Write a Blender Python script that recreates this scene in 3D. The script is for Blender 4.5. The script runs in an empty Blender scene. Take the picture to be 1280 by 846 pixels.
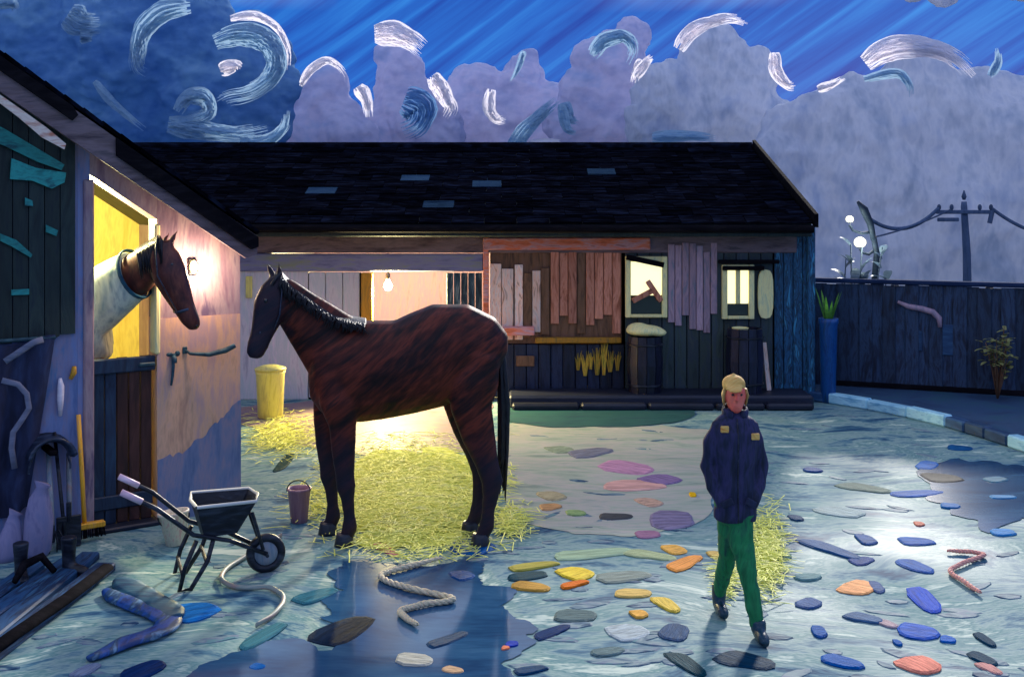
import bpy, bmesh, math, random
from mathutils import Vector, Matrix, noise

# ------------------------------------------------------------------ camera, sky, sun, exposure
SC = bpy.context.scene
COL = SC.collection
R = math.radians
EYE, F = 2.67, 1400.0            # eye height (m), focal length in 1280-px units

cam = bpy.data.cameras.new('camera')
cam.sensor_width = 36.0
cam.lens = F / 1280 * 36
cam.shift_y = -(423 - 245) / 1280
cam.clip_end = 6000
camo = bpy.data.objects.new('camera', cam)
camo.location = (0, 0, EYE)
camo.rotation_euler = (R(90), 0, 0)
COL.objects.link(camo)
SC.camera = camo

SUN_AZ, SUN_EL = 18.0, 21.0       # degrees right of the view direction, above the horizon
SKY_STRENGTH = 0.75
W = bpy.data.worlds.new('World')
SC.world = W
W.use_nodes = True


def build_world():
    nt = W.node_tree
    N, L = nt.nodes, nt.links
    N.clear()
    out = N.new('ShaderNodeOutputWorld')
    bg = N.new('ShaderNodeBackground')
    bg.inputs['Strength'].default_value = SKY_STRENGTH
    tc = N.new('ShaderNodeTexCoord')
    mp = N.new('ShaderNodeMapping')
    rt0 = N.new('ShaderNodeMapping')
    rt0.inputs['Rotation'].default_value = (0, R(36), 0)
    L.new(tc.outputs['Generated'], rt0.inputs['Vector'])
    mp.inputs['Scale'].default_value = (5, 5, 95)
    L.new(rt0.outputs[0], mp.inputs['Vector'])
    n1 = N.new('ShaderNodeTexNoise')
    n1.inputs['Scale'].default_value = 1.0
    n1.inputs['Detail'].default_value = 5
    n1.inputs['Distortion'].default_value = 0.5
    L.new(mp.outputs[0], n1.inputs['Vector'])
    n2 = N.new('ShaderNodeTexNoise')
    n2.inputs['Scale'].default_value = 2.2
    n2.inputs['Detail'].default_value = 2
    L.new(tc.outputs['Generated'], n2.inputs['Vector'])
    mx = N.new('ShaderNodeMath'); mx.operation = 'MULTIPLY_ADD'
    L.new(n1.outputs[0], mx.inputs[0]); mx.inputs[1].default_value = 0.75
    m2 = N.new('ShaderNodeMath'); m2.operation = 'MULTIPLY'
    L.new(n2.outputs[0], m2.inputs[0]); m2.inputs[1].default_value = 0.35
    L.new(m2.outputs[0], mx.inputs[2])
    cr = N.new('ShaderNodeValToRGB')
    e = cr.color_ramp.elements
    e[0].position = 0.36; e[0].color = (0.008, 0.05, 0.32, 1)
    e[1].position = 0.74; e[1].color = (0.028, 0.22, 0.64, 1)
    k = cr.color_ramp.elements.new(0.54); k.color = (0.012, 0.11, 0.47, 1)
    L.new(mx.outputs[0], cr.inputs[0])
    # bright cloud added above the view to raise the ambient light
    n3 = N.new('ShaderNodeTexNoise')
    n3.inputs['Scale'].default_value = 3.1
    n3.inputs['Detail'].default_value = 4
    n3.inputs['Distortion'].default_value = 1.2
    L.new(tc.outputs['Generated'], n3.inputs['Vector'])
    sp = N.new('ShaderNodeSeparateXYZ')
    L.new(tc.outputs['Generated'], sp.inputs[0])
    cr3 = N.new('ShaderNodeValToRGB')
    cr3.color_ramp.elements[0].position = 0.44
    cr3.color_ramp.elements[1].position = 0.54
    L.new(n3.outputs[0], cr3.inputs[0])
    up = N.new('ShaderNodeMapRange')
    up.inputs['From Min'].default_value = 0.16; up.inputs['From Max'].default_value = 0.26
    L.new(sp.outputs['Z'], up.inputs['Value'])
    cv = N.new('ShaderNodeMath'); cv.operation = 'MULTIPLY'
    L.new(cr3.outputs[0], cv.inputs[0]); L.new(up.outputs[0], cv.inputs[1])
    mixc = N.new('ShaderNodeMix'); mixc.data_type = 'RGBA'
    L.new(cv.outputs[0], mixc.inputs['Factor'])
    L.new(cr.outputs[0], mixc.inputs[6])
    mixc.inputs[7].default_value = (0.62, 0.68, 0.86, 1)
    sky = N.new('ShaderNodeTexSky')
    sky.sky_type = 'NISHITA'
    sky.sun_disc = False
    sky.sun_elevation = R(2.0)
    sky.sun_rotation = R(SUN_AZ)
    add = N.new('ShaderNodeMix'); add.data_type = 'RGBA'; add.blend_type = 'ADD'
    add.inputs['Factor'].default_value = 0.002
    L.new(mixc.outputs[2], add.inputs[6])
    L.new(sky.outputs[0], add.inputs[7])
    L.new(add.outputs[2], bg.inputs['Color'])
    L.new(bg.outputs[0], out.inputs['Surface'])


build_world()

sun = bpy.data.lights.new('sun', 'SUN')
sun.energy = 2.6
sun.angle = R(5)
sun.color = (1.0, 0.94, 0.86)
suno = bpy.data.objects.new('sun', sun)
_d = Vector((math.sin(R(SUN_AZ)) * math.cos(R(SUN_EL)), math.cos(R(SUN_AZ)) * math.cos(R(SUN_EL)), math.sin(R(SUN_EL))))
suno.rotation_euler = _d.to_track_quat('Z', 'Y').to_euler()
COL.objects.link(suno)

SC.view_settings.view_transform = 'Standard'
SC.view_settings.look = 'None'
SC.view_settings.gamma = 1
SC.view_settings.use_curve_mapping = False
SC.view_settings.exposure = 0.8
SC.render.engine = 'CYCLES'
SC.cycles.use_denoising = True
SC.cycles.max_bounces = 6
SC.cycles.sample_clamp_indirect = 3.0

rnd = random.Random(7)


# ------------------------------------------------------------------ helpers
def lin(c):
    return tuple(((v / 255) / 12.92 if v / 255 <= 0.04045 else ((v / 255 + 0.055) / 1.055) ** 2.4) for v in c)


def G(px, py):
    d = F * EYE / (py - 245.0)
    return Vector(((px - 640) / F * d, d, 0))


def P(px, py, d):
    return Vector(((px - 640) / F * d, d, EYE - (py - 245) / F * d))


def tag(o, label=None, cat=None, group=None, kind=None):
    if label: o['label'] = label
    if cat: o['category'] = cat
    if group: o['group'] = group
    if kind: o['kind'] = kind
    return o


def empty(name, loc=(0, 0, 0), rz=0):
    o = bpy.data.objects.new(name, None)
    o.location = loc
    o.rotation_euler = (0, 0, rz)
    COL.objects.link(o)
    return o


class MB:
    """collects geometry, then links it as one mesh object"""
    def __init__(s):
        s.v, s.f = [], []

    def add(s, vs, fs):
        b = len(s.v)
        s.v += [Vector(v) for v in vs]
        s.f += [tuple(i + b for i in f) for f in fs]
        return s

    def box(s, x0, x1, y0, y1, z0, z1, M=None, taper=0.0):
        t = taper
        vs = [Vector(p) for p in ((x0, y0, z0), (x1, y0, z0), (x1, y1, z0), (x0, y1, z0),
              (x0 + t, y0 + t, z1), (x1 - t, y0 + t, z1), (x1 - t, y1 - t, z1), (x0 + t, y1 - t, z1))]
        if M: vs = [M @ v for v in vs]
        return s.add(vs, [(0, 3, 2, 1), (4, 5, 6, 7), (0, 1, 5, 4), (1, 2, 6, 5), (2, 3, 7, 6), (3, 0, 4, 7)])

    def rbox(s, x0, x1, y0, y1, z0, z1, b=0.01, M=None):
        """box with chamfered edges"""
        bm = bmesh.new()
        bmesh.ops.create_cube(bm, size=1)
        for v in bm.verts:
            v.co = Vector(((x0 + x1) / 2 + v.co.x * (x1 - x0), (y0 + y1) / 2 + v.co.y * (y1 - y0), (z0 + z1) / 2 + v.co.z * (z1 - z0)))
        bmesh.ops.bevel(bm, geom=list(bm.edges), offset=b, segments=1, affect='EDGES')
        if M: bm.transform(M)
        bm.verts.index_update()
        s.add([v.co.copy() for v in bm.verts], [tuple(v.index for v in f.verts) for f in bm.faces])
        bm.free()
        return s

    def prism(s, poly, vec):
        """polygon (list of 3D points) extruded by vec"""
        n = len(poly)
        vec = Vector(vec)
        vs = [Vector(p) for p in poly] + [Vector(p) + vec for p in poly]
        fs = [tuple(range(n))[::-1], tuple(range(n, 2 * n))]
        fs += [(i, (i + 1) % n, n + (i + 1) % n, n + i) for i in range(n)]
        return s.add(vs, fs)

    def tube(s, pts, rad, lat=None, n=12, caps=True):
        """swept ellipse; rad: number or list of number / (lateral, perpendicular)"""
        pts = [Vector(p) for p in pts]
        m = len(pts)
        if not isinstance(rad, (list, tuple)): rad = [rad] * m
        vs, fs = [], []
        pl = None
        for i, p in enumerate(pts):
            a = pts[max(i - 1, 0)]; b = pts[min(i + 1, m - 1)]
            t = (b - a).normalized()
            if lat is not None: l = Vector(lat)
            elif pl is not None: l = pl
            else: l = Vector((0, 0, 1)) if abs(t.z) < .9 else Vector((1, 0, 0))
            l = (l - t * l.dot(t)).normalized()
            pl = l
            u = t.cross(l)
            r = rad[i]
            ra, rb = (r if isinstance(r, (list, tuple)) else (r, r))
            for k in range(n):
                q = 2 * math.pi * k / n
                vs.append(p + l * (math.cos(q) * ra) + u * (math.sin(q) * rb))
        for i in range(m - 1):
            for k in range(n):
                k2 = (k + 1) % n
                fs.append((i * n + k, i * n + k2, (i + 1) * n + k2, (i + 1) * n + k))
        if caps:
            fs.append(tuple(range(n))[::-1])
            fs.append(tuple(range((m - 1) * n, m * n)))
        return s.add(vs, fs)

    def lathe(s, prof, c=(0, 0, 0), n=20, M=None, wob=0):
        c = Vector(c)
        vs, fs = [], []
        for (r, z) in prof:
            for k in range(n):
                q = 2 * math.pi * k / n
                w = 1 + wob * math.sin(3 * q + z * 9)
                vs.append(Vector((r * w * math.cos(q), r * w * math.sin(q), z)))
        if M: vs = [M @ v for v in vs]
        vs = [v + c for v in vs]
        m = len(prof)
        for i in range(m - 1):
            for k in range(n):
                k2 = (k + 1) % n
                fs.append((i * n + k, i * n + k2, (i + 1) * n + k2, (i + 1) * n + k))
        fs.append(tuple(range(n))[::-1])
        fs.append(tuple(range((m - 1) * n, m * n)))
        return s.add(vs, fs)

    def ball(s, c, r, seg=14, rings=9):
        c = Vector(c)
        rx, ry, rz = r if isinstance(r, (tuple, list)) else (r, r, r)
        vs, fs = [c + Vector((0, 0, rz))], []
        for i in range(1, rings):
            a = math.pi * i / rings
            for k in range(seg):
                q = 2 * math.pi * k / seg
                vs.append(c + Vector((rx * math.sin(a) * math.cos(q), ry * math.sin(a) * math.sin(q), rz * math.cos(a))))
        vs.append(c + Vector((0, 0, -rz)))
        for k in range(seg):
            fs.append((0, 1 + k, 1 + (k + 1) % seg))
        for i in range(rings - 2):
            for k in range(seg):
                a = 1 + i * seg + k; b = 1 + i * seg + (k + 1) % seg
                fs.append((a, a + seg, b + seg, b))
        last = len(vs) - 1; o = 1 + (rings - 2) * seg
        for k in range(seg):
            fs.append((last, o + (k + 1) % seg, o + k))
        return s.add(vs, fs)

    def mesh(s, name='mesh'):
        me = bpy.data.meshes.new(name)
        me.from_pydata([tuple(v) for v in s.v], [], s.f)
        me.validate()
        bm = bmesh.new(); bm.from_mesh(me)
        bmesh.ops.recalc_face_normals(bm, faces=bm.faces)
        bm.to_mesh(me); bm.free()
        me.update()
        return me

    def build(s, name, mat, parent=None, smooth=False):
        return link(name, s.mesh(name), mat, parent, smooth)


def link(name, me, mat, parent=None, smooth=False):
    if mat is not None and not me.materials: me.materials.append(mat)
    if smooth:
        me.polygons.foreach_set('use_smooth', [True] * len(me.polygons))
    o = bpy.data.objects.new(name, me)
    COL.objects.link(o)
    if parent is not None: o.parent = parent
    return o


def fuse(mb, voxel, smooth=4, fac=0.5):
    """weld overlapping lofts into one continuous skin"""
    me = mb.mesh('tmp')
    o = bpy.data.objects.new('tmp', me)
    COL.objects.link(o)
    m = o.modifiers.new('r', 'REMESH'); m.mode = 'VOXEL'; m.voxel_size = voxel
    s = o.modifiers.new('s', 'SMOOTH'); s.iterations = smooth; s.factor = fac
    dg = bpy.context.evaluated_depsgraph_get()
    res = bpy.data.meshes.new_from_object(o.evaluated_get(dg))
    bpy.data.objects.remove(o)
    bpy.data.meshes.remove(me)
    return res


def swell(me, fn):
    """push every vertex along its normal by fn(co)"""
    co = [v.co.copy() for v in me.vertices]
    no = [v.normal.copy() for v in me.vertices]
    flat = []
    for c, n in zip(co, no):
        flat.extend(c + n * fn(c))
    me.vertices.foreach_set('co', flat)
    me.update()


# ------------------------------------------------------------------ materials: streaky, hand-worked colour
MATS = {}


def brush(name, cols, *, rot=None,  rough=0.6, stretch=(1, 1, 8), scale=3.0, bump=0.25, spec=0.4, warp=0.25, vary=0.25, bristle=60.0,
          coat=0.0, trans=0.0, rough_var=0.0, sss=0.0, contrast=1.0, bump_dist=0.02):
    """colour runs between the given tints in long streaks; stretch > 1 = finer along that axis"""
    if name in MATS: return MATS[name]
    m = bpy.data.materials.new(name); m.use_nodes = True
    MATS[name] = m
    nt = m.node_tree; N, L = nt.nodes, nt.links
    b = N['Principled BSDF']
    tc = N.new('ShaderNodeTexCoord')
    oi = N.new('ShaderNodeObjectInfo')
    off = N.new('ShaderNodeVectorMath'); off.operation = 'MULTIPLY_ADD'
    cmb = N.new('ShaderNodeCombineXYZ')
    for i in range(3): L.new(oi.outputs['Random'], cmb.inputs[i])
    L.new(cmb.outputs[0], off.inputs[0]); off.inputs[1].default_value = (37, 53, 71)
    L.new(tc.outputs['Object'], off.inputs[2])
    wn = N.new('ShaderNodeTexNoise'); wn.inputs['Scale'].default_value = scale * 0.45; wn.inputs['Detail'].default_value = 1
    L.new(off.outputs[0], wn.inputs['Vector'])
    wv = N.new('ShaderNodeVectorMath'); wv.operation = 'MULTIPLY_ADD'
    L.new(wn.outputs['Color'], wv.inputs[0]); wv.inputs[1].default_value = (warp,) * 3
    L.new(off.outputs[0], wv.inputs[2])
    mp = N.new('ShaderNodeMapping')
    mp.inputs['Scale'].default_value = stretch
    if rot:
        ro = N.new('ShaderNodeMapping'); ro.inputs['Rotation'].default_value = tuple(R(a) for a in rot)
        L.new(wv.outputs[0], ro.inputs['Vector']); L.new(ro.outputs[0], mp.inputs['Vector'])
    else:
        L.new(wv.outputs[0], mp.inputs['Vector'])
    n1 = N.new('ShaderNodeTexNoise'); n1.inputs['Scale'].default_value = scale; n1.inputs['Detail'].default_value = 3.5
    n1.inputs['Roughness'].default_value = 0.55; n1.inputs['Distortion'].default_value = 0.4
    L.new(mp.outputs[0], n1.inputs['Vector'])
    n2 = N.new('ShaderNodeTexNoise'); n2.inputs['Scale'].default_value = bristle / 6; n2.inputs['Detail'].default_value = 2
    L.new(mp.outputs[0], n2.inputs['Vector'])
    ad = N.new('ShaderNodeMath'); ad.operation = 'MULTIPLY_ADD'
    L.new(n2.outputs[0], ad.inputs[0]); ad.inputs[1].default_value = 0.28
    L.new(n1.outputs[0], ad.inputs[2])
    cr = N.new('ShaderNodeValToRGB')
    els = cr.color_ramp.elements
    n = len(cols)
    lo, hi = 0.64 - 0.22 / contrast, 0.64 + 0.22 / contrast
    while len(els) < n: els.new(0.5)
    for i, c in enumerate(cols):
        els[i].position = lo + (hi - lo) * (i / max(n - 1, 1))
        els[i].color = (*lin(c), 1)
    L.new(ad.outputs[0], cr.inputs[0])
    hsv = N.new('ShaderNodeHueSaturation')
    vm = N.new('ShaderNodeMapRange'); vm.inputs['To Min'].default_value = 1 - vary; vm.inputs['To Max'].default_value = 1 + vary
    L.new(oi.outputs['Random'], vm.inputs['Value'])
    L.new(vm.outputs[0], hsv.inputs['Value'])
    L.new(cr.outputs[0], hsv.inputs['Color'])
    L.new(hsv.outputs[0], b.inputs['Base Color'])
    b.inputs['Roughness'].default_value = rough
    b.inputs['Specular IOR Level'].default_value = spec
    b.inputs['Coat Weight'].default_value = coat
    b.inputs['Coat Roughness'].default_value = 0.15
    if sss:
        b.inputs['Subsurface Weight'].default_value = sss
    if trans:
        tb = N.new('ShaderNodeBsdfTranslucent')
        L.new(hsv.outputs[0], tb.inputs['Color'])
        ms = N.new('ShaderNodeMixShader'); ms.inputs[0].default_value = trans
        L.new(b.outputs[0], ms.inputs[1]); L.new(tb.outputs[0], ms.inputs[2])
        L.new(ms.outputs[0], N['Material Output'].inputs['Surface'])
    if rough_var:
        mr = N.new('ShaderNodeMapRange')
        mr.inputs['From Min'].default_value = 0.35; mr.inputs['From Max'].default_value = 0.65
        mr.inputs['To Min'].default_value = max(rough - rough_var, 0.02); mr.inputs['To Max'].default_value = rough + rough_var
        L.new(wn.outputs[0], mr.inputs['Value'])
        L.new(mr.outputs[0], b.inputs['Roughness'])
    if bump:
        bp = N.new('ShaderNodeBump'); bp.inputs['Strength'].default_value = bump; bp.inputs['Distance'].default_value = bump_dist
        L.new(ad.outputs[0], bp.inputs['Height'])
        L.new(bp.outputs[0], b.inputs['Normal'])
    return m


def glow(name, col, strength):
    m = bpy.data.materials.new(name); m.use_nodes = True
    b = m.node_tree.nodes['Principled BSDF']
    b.inputs['Base Color'].default_value = (*col, 1)
    b.inputs['Emission Color'].default_value = (*col, 1)
    b.inputs['Emission Strength'].default_value = strength
    return m


V_ = (7, 7, 0.8)       # vertical streaks
M_yard = brush('wet_yard', [(44, 78, 106), (80, 120, 136), (140, 164, 158), (90, 132, 134), (192, 206, 190)], contrast=1.15, rough=0.62, stretch=(1.1, 3.2, 1),
               scale=1.5, bump=0.5, spec=0.03, warp=1.2, vary=0, bristle=90, rough_var=0.12, bump_dist=0.02)
M_ground = brush('field', [(28, 40, 40), (40, 56, 50), (52, 66, 60)], rough=0.9, stretch=(1, 1, 1), scale=0.4)
M_concrete = brush('worn_concrete', [(116, 130, 118), (146, 156, 138), (166, 160, 150), (132, 146, 132)], rough=0.5, stretch=(1.2, 6, 1), scale=1.6,
                   warp=.6, bump=.4, spec=.2, rough_var=.12)
M_slate = brush('black_slate', [(4, 4, 8), (10, 10, 16), (24, 30, 46)], bump=.1, rough=0.9, spec=0.0, stretch=(1, 6, 1), scale=3, vary=.5)
M_slate_pale = brush('pale_slate', [(26, 42, 58), (50, 72, 90), (36, 54, 80)], rough=0.9, spec=0.0, stretch=(1, 5, 1), scale=3)
M_dgreen = brush('dark_green_paint', [(14, 26, 30), (24, 40, 42), (36, 52, 50), (18, 34, 44)], stretch=V_, scale=2.5, vary=.35)
M_navy = brush('navy_boards', [(14, 18, 34), (20, 30, 54), (32, 44, 70), (24, 24, 44)], stretch=V_, scale=2.5, vary=.4)
M_blue_wall = brush('blue_limewash', [(18, 46, 72), (34, 96, 136), (16, 36, 56), (60, 140, 178)], stretch=V_, scale=3.5, vary=.3, contrast=1.4)
M_rust = brush('rust_brown_boards', [(130, 72, 48), (178, 112, 86), (200, 136, 112), (150, 84, 58)], stretch=V_, scale=3, vary=.25)
M_brown = brush('brown_boards', [(72, 48, 34), (116, 82, 56), (128, 92, 72)], stretch=V_, scale=3, vary=.3)
M_pale_board = brush('pale_boards', [(186, 160, 148), (230, 210, 200), (240, 196, 172), (150, 116, 98)], stretch=V_, scale=4, vary=.2)
M_orange = brush('orange_beam', [(190, 92, 52), (226, 124, 88), (204, 156, 160), (160, 80, 44)], stretch=(1, 6, 6), scale=2.5)
M_lilac = brush('lilac_boards', [(136, 112, 124), (176, 146, 158), (154, 130, 146), (108, 124, 138)], stretch=V_, scale=3, vary=.2)
M_grey_lilac = brush('grey_lilac_plaster', [(160, 156, 170), (196, 190, 198), (178, 184, 190), (206, 192, 204)], stretch=V_, scale=2, vary=.12)
M_bay = brush('pink_plaster', [(112, 88, 112), (142, 112, 126), (124, 104, 134), (150, 120, 126)], stretch=V_, scale=1.6, vary=.1)
M_violet_beam = brush('violet_beam', [(100, 102, 140), (132, 134, 172), (140, 148, 122)], stretch=(.8, 6, 6), scale=2.4)
M_ochre = brush('ochre_post', [(150, 118, 40), (200, 140, 30), (120, 106, 60)], stretch=V_, scale=3)
M_teal_boards = brush('teal_boards', [(18, 38, 50), (34, 62, 74), (110, 122, 120)], stretch=V_, scale=3.5, vary=.4, contrast=1.3)
M_cream = brush('cream_paint', [(214, 206, 150), (238, 228, 160), (190, 200, 160)], stretch=V_, scale=4, vary=.12)
M_dark_timber = brush('black_timber', [(12, 12, 18), (20, 18, 22), (30, 27, 32)], spec=.03, rough=.9, stretch=(1, 6, 6), scale=3)
M_barge = brush('plum_bargeboard', [(66, 52, 60), (98, 82, 86), (120, 102, 108), (78, 70, 76)], stretch=(1, 6, 6), scale=1.8, vary=.15)
M_soffit = brush('green_black_soffit', [(26, 32, 30), (44, 48, 42), (62, 52, 54)], stretch=(1, 5, 5), scale=2, vary=.2)
M_peach = brush('peach_plaster', [(196, 150, 124), (232, 182, 146), (206, 164, 156), (190, 160, 164)], stretch=(5, 5, 1.2), scale=1.4, bump=.3, vary=.05)
M_foot_shade = brush('blue_grey_foot_shade', [(92, 112, 148), (116, 130, 164), (148, 138, 158), (86, 124, 164)], stretch=(5, 5, 1), scale=1.6, bump=.3, vary=.08)  # colour for the shade on the lower pier
M_plum_shaded = brush('shaded_plum_plaster', [(124, 98, 116), (152, 124, 136), (172, 148, 152), (112, 92, 118)], stretch=(5, 5, 1), scale=1.6, bump=.3, vary=.06)  # plaster tinted dark for the shade under the eave
M_bluewash = brush('violet_blue_wall', [(92, 116, 166), (124, 142, 190), (140, 136, 170), (84, 128, 180)], stretch=(5, 5, 1), scale=1.6, bump=.3, vary=.08)
M_yellow_wall = brush('yellow_limewash', [(232, 206, 90), (250, 232, 120), (214, 190, 96)], stretch=(5, 5, 1), scale=1.5, bump=.2, vary=.05)
M_turq = brush('flaked_turquoise', [(24, 110, 108), (44, 152, 146), (30, 90, 96)], stretch=(2, 6, 6), scale=3)
M_salmon = brush('salmon_trim', [(206, 150, 128), (232, 214, 200), (190, 120, 96)], stretch=(1, 6, 6), scale=4)
M_doorblue = brush('dark_door_blue', [(16, 28, 48), (26, 44, 68), (34, 62, 84)], stretch=V_, scale=2.6)
M_oxblood = brush('oxblood_boards', [(40, 20, 18), (62, 32, 28), (80, 48, 42)], stretch=V_, scale=3)
M_bay_coat = brush('bay_coat', [(14, 8, 10), (40, 16, 14), (78, 30, 20), (112, 46, 30), (56, 26, 24)], rough=0.55, rot=(0, 42, 0), stretch=(.9, 1.6, 6), scale=2.4, bump=.3, spec=.25, warp=.3, vary=0, contrast=.9)


def dark_points(m):
    """a bay's black lower legs and dark face, over its coat colour"""
    nt = m.node_tree; N, L = nt.nodes, nt.links
    b = N['Principled BSDF']
    src = b.inputs['Base Color'].links[0].from_socket
    tc = N.new('ShaderNodeTexCoord'); sp = N.new('ShaderNodeSeparateXYZ')
    L.new(tc.outputs['Object'], sp.inputs[0])
    nz = N.new('ShaderNodeTexNoise'); nz.inputs['Scale'].default_value = 9
    L.new(tc.outputs['Object'], nz.inputs['Vector'])

    def ramp(sock, a, b_):
        ad = N.new('ShaderNodeMath'); ad.operation = 'MULTIPLY_ADD'
        L.new(nz.outputs[0], ad.inputs[0]); ad.inputs[1].default_value = .22; L.new(sock, ad.inputs[2])
        mr = N.new('ShaderNodeMapRange')
        mr.inputs['From Min'].default_value = a; mr.inputs['From Max'].default_value = b_
        L.new(ad.outputs[0], mr.inputs['Value'])
        return mr.outputs[0]
    legs = ramp(sp.outputs['Z'], 1.05, .72)
    face = ramp(sp.outputs['X'], -.70, -.82)
    mxm = N.new('ShaderNodeMath'); mxm.operation = 'MAXIMUM'
    L.new(legs, mxm.inputs[0]); L.new(face, mxm.inputs[1])
    mul = N.new('ShaderNodeMath'); mul.operation = 'MULTIPLY'; L.new(mxm.outputs[0], mul.inputs[0]); mul.inputs[1].default_value = .85
    mi = N.new('ShaderNodeMix'); mi.data_type = 'RGBA'
    L.new(mul.outputs[0], mi.inputs['Factor']); L.new(src, mi.inputs[6]); mi.inputs[7].default_value = (*lin((22, 26, 42)), 1)
    L.new(mi.outputs[2], b.inputs['Base Color'])


dark_points(M_bay_coat)
M_bay_coat2 = brush('dark_bay_coat', [(52, 22, 22), (88, 40, 34), (122, 64, 48)], rough=0.45, stretch=(4, 4, 2), scale=3, bump=.25, vary=0)
M_hair = brush('black_hair', [(10, 9, 14), (22, 20, 28), (36, 30, 36)], rough=0.4, stretch=(9, 9, 1), scale=5, bump=.5)
M_hoof = brush('horn', [(24, 26, 34), (44, 50, 62)], rough=0.4)
M_rug = brush('pale_rug', [(150, 178, 180), (206, 222, 208), (126, 156, 160)], rough=0.8, stretch=(3, 3, 1), scale=3)
M_rug_trim = brush('teal_binding', [(16, 58, 80), (26, 84, 104)], rough=.8)
M_iron = brush('blue_iron', [(24, 52, 66), (42, 78, 92), (60, 96, 104)], rough=.5, stretch=(2, 2, 2), scale=8)
M_black = brush('black_steel', [(12, 14, 22), (22, 26, 38), (52, 58, 70)], rough=.42, stretch=(1, 1, 5), scale=5)
M_steel_pale = brush('pale_rim', [(196, 196, 190), (226, 222, 210)], rough=.4)
M_pinkgrip = brush('pink_grip', [(224, 180, 196), (240, 214, 222)], rough=.5)
M_bucket = brush('cream_plastic', [(206, 192, 164), (232, 220, 190), (222, 160, 150)], rough=.5, stretch=V_, scale=6, vary=0)
M_orange_wood = brush('orange_handle', [(200, 130, 30), (232, 170, 40), (190, 130, 100)], rough=.5, stretch=V_, scale=4)
M_grey_wood = brush('grey_handle', [(100, 116, 130), (128, 140, 150), (150, 130, 130)], rough=.6, stretch=V_, scale=4)
M_rope = brush('cream_rope', [(176, 168, 136), (206, 194, 160), (210, 178, 148)], rough=.8, stretch=(6, 6, 6), scale=9, bump=.6)
M_pinkrope = brush('pink_rope', [(214, 140, 124), (236, 176, 160)], rough=.8, stretch=(6, 6, 6), scale=9, bump=.6)
M_hose = brush('pale_hose', [(120, 138, 136), (160, 166, 150), (176, 140, 130)], rough=.5, scale=4)
M_plank = brush('wet_blue_plank', [(28, 54, 92), (44, 86, 124), (22, 38, 66), (64, 108, 140)], rough=.65, spec=.25, stretch=(8, .8, 8), scale=2, vary=.3)
M_strap = brush('blue_webbing', [(16, 52, 110), (28, 84, 160), (20, 64, 96), (110, 150, 180)], rough=.5, stretch=(3, 1, 3), scale=4, contrast=1.2)
M_tealstrap = brush('teal_canvas', [(24, 60, 86), (36, 84, 104), (60, 110, 120)], rough=.6, stretch=(1, 4, 3), scale=4)
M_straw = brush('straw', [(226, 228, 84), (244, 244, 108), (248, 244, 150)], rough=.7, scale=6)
M_skin = brush('ruddy_skin', [(232, 80, 72), (244, 110, 94), (236, 124, 104)], rough=.5, stretch=(1, 1, 1), scale=6, bump=.05, vary=0)
M_jacket = brush('navy_jacket', [(14, 20, 40), (26, 34, 62), (48, 46, 88), (20, 28, 50)], rough=.75, stretch=(6, 6, 1.2), scale=3, vary=0)
M_trouser = brush('green_trousers', [(18, 92, 54), (30, 128, 74), (16, 74, 60)], rough=.75, stretch=(6, 6, 1), scale=3, vary=0)
M_cap = brush('straw_cap', [(206, 156, 76), (230, 186, 104), (214, 140, 60)], rough=.8, scale=8, vary=0)
M_boot = brush('dark_boots', [(16, 44, 62), (24, 60, 76), (12, 24, 36)], rough=.35, scale=6)
M_hairp = brush('blond_hair', [(170, 130, 70), (214, 176, 104)], rough=.6, stretch=(6, 6, 1), scale=8)
M_eye = brush('dark_eye', [(8, 6, 8), (16, 12, 14)], rough=.1, spec=.8)
M_white = brush('white_bristle', [(220, 206, 220), (244, 234, 240)], rough=.7)
M_sack = brush('lilac_sack', [(120, 120, 160), (158, 150, 184), (136, 140, 180)], rough=.85, stretch=(3, 3, 1), scale=4)
M_leather = brush('dark_leather', [(18, 26, 44), (36, 48, 70), (70, 84, 104)], rough=.35, scale=4)
M_horserug = brush('navy_stable_rug', [(26, 30, 52), (36, 42, 70), (48, 60, 92)], rough=.85, stretch=(4, 4, 1), scale=3)
M_binding = brush('grey_binding', [(100, 104, 124), (128, 130, 150)], rough=.8)
M_fence = brush('fence_boards', [(18, 24, 40), (30, 42, 64), (46, 66, 92), (24, 30, 50)], stretch=(6, 6, .8), scale=3, vary=.35)
M_coping = brush('fence_coping', spec=.03, rough=.9, cols=[(26, 38, 64), (40, 56, 86)], stretch=(1, 6, 6), scale=3)
M_kerb = brush('blue_kerb', [(26, 52, 86), (40, 72, 108), (60, 96, 128)], rough=.4, stretch=(1, 4, 4), scale=3, vary=.25)
M_kerb_highlight = brush('kerb_highlight', [(140, 200, 220), (176, 226, 238), (100, 166, 200)], rough=.4, stretch=(1, 4, 4), scale=4, vary=.1)
M_verge = brush('verge_earth', [(30, 58, 92), (44, 78, 112), (38, 84, 104)], rough=.8, scale=2)
M_grassband = brush('mossy_gutter', [(28, 74, 78), (48, 98, 96), (36, 62, 84)], rough=.5, stretch=(.8, 5, 1), scale=2)
M_step = brush('dark_step', [(14, 18, 30), (26, 32, 50), (20, 22, 38)], rough=.5, stretch=(1, 5, 5), scale=2)
M_leafgrey = brush('grey_green_leaf', [(72, 92, 110), (96, 116, 132), (110, 128, 150)], rough=.5, scale=5, vary=.25, trans=.25)
M_leafgreen = brush('spear_leaf', [(58, 110, 40), (84, 140, 52)], rough=.5, scale=5, trans=.25)
M_leafyellow = brush('yellow_green_leaf', [(130, 136, 80), (168, 168, 104), (120, 120, 84)], rough=.6, scale=5, vary=.3, trans=.25)
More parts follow.
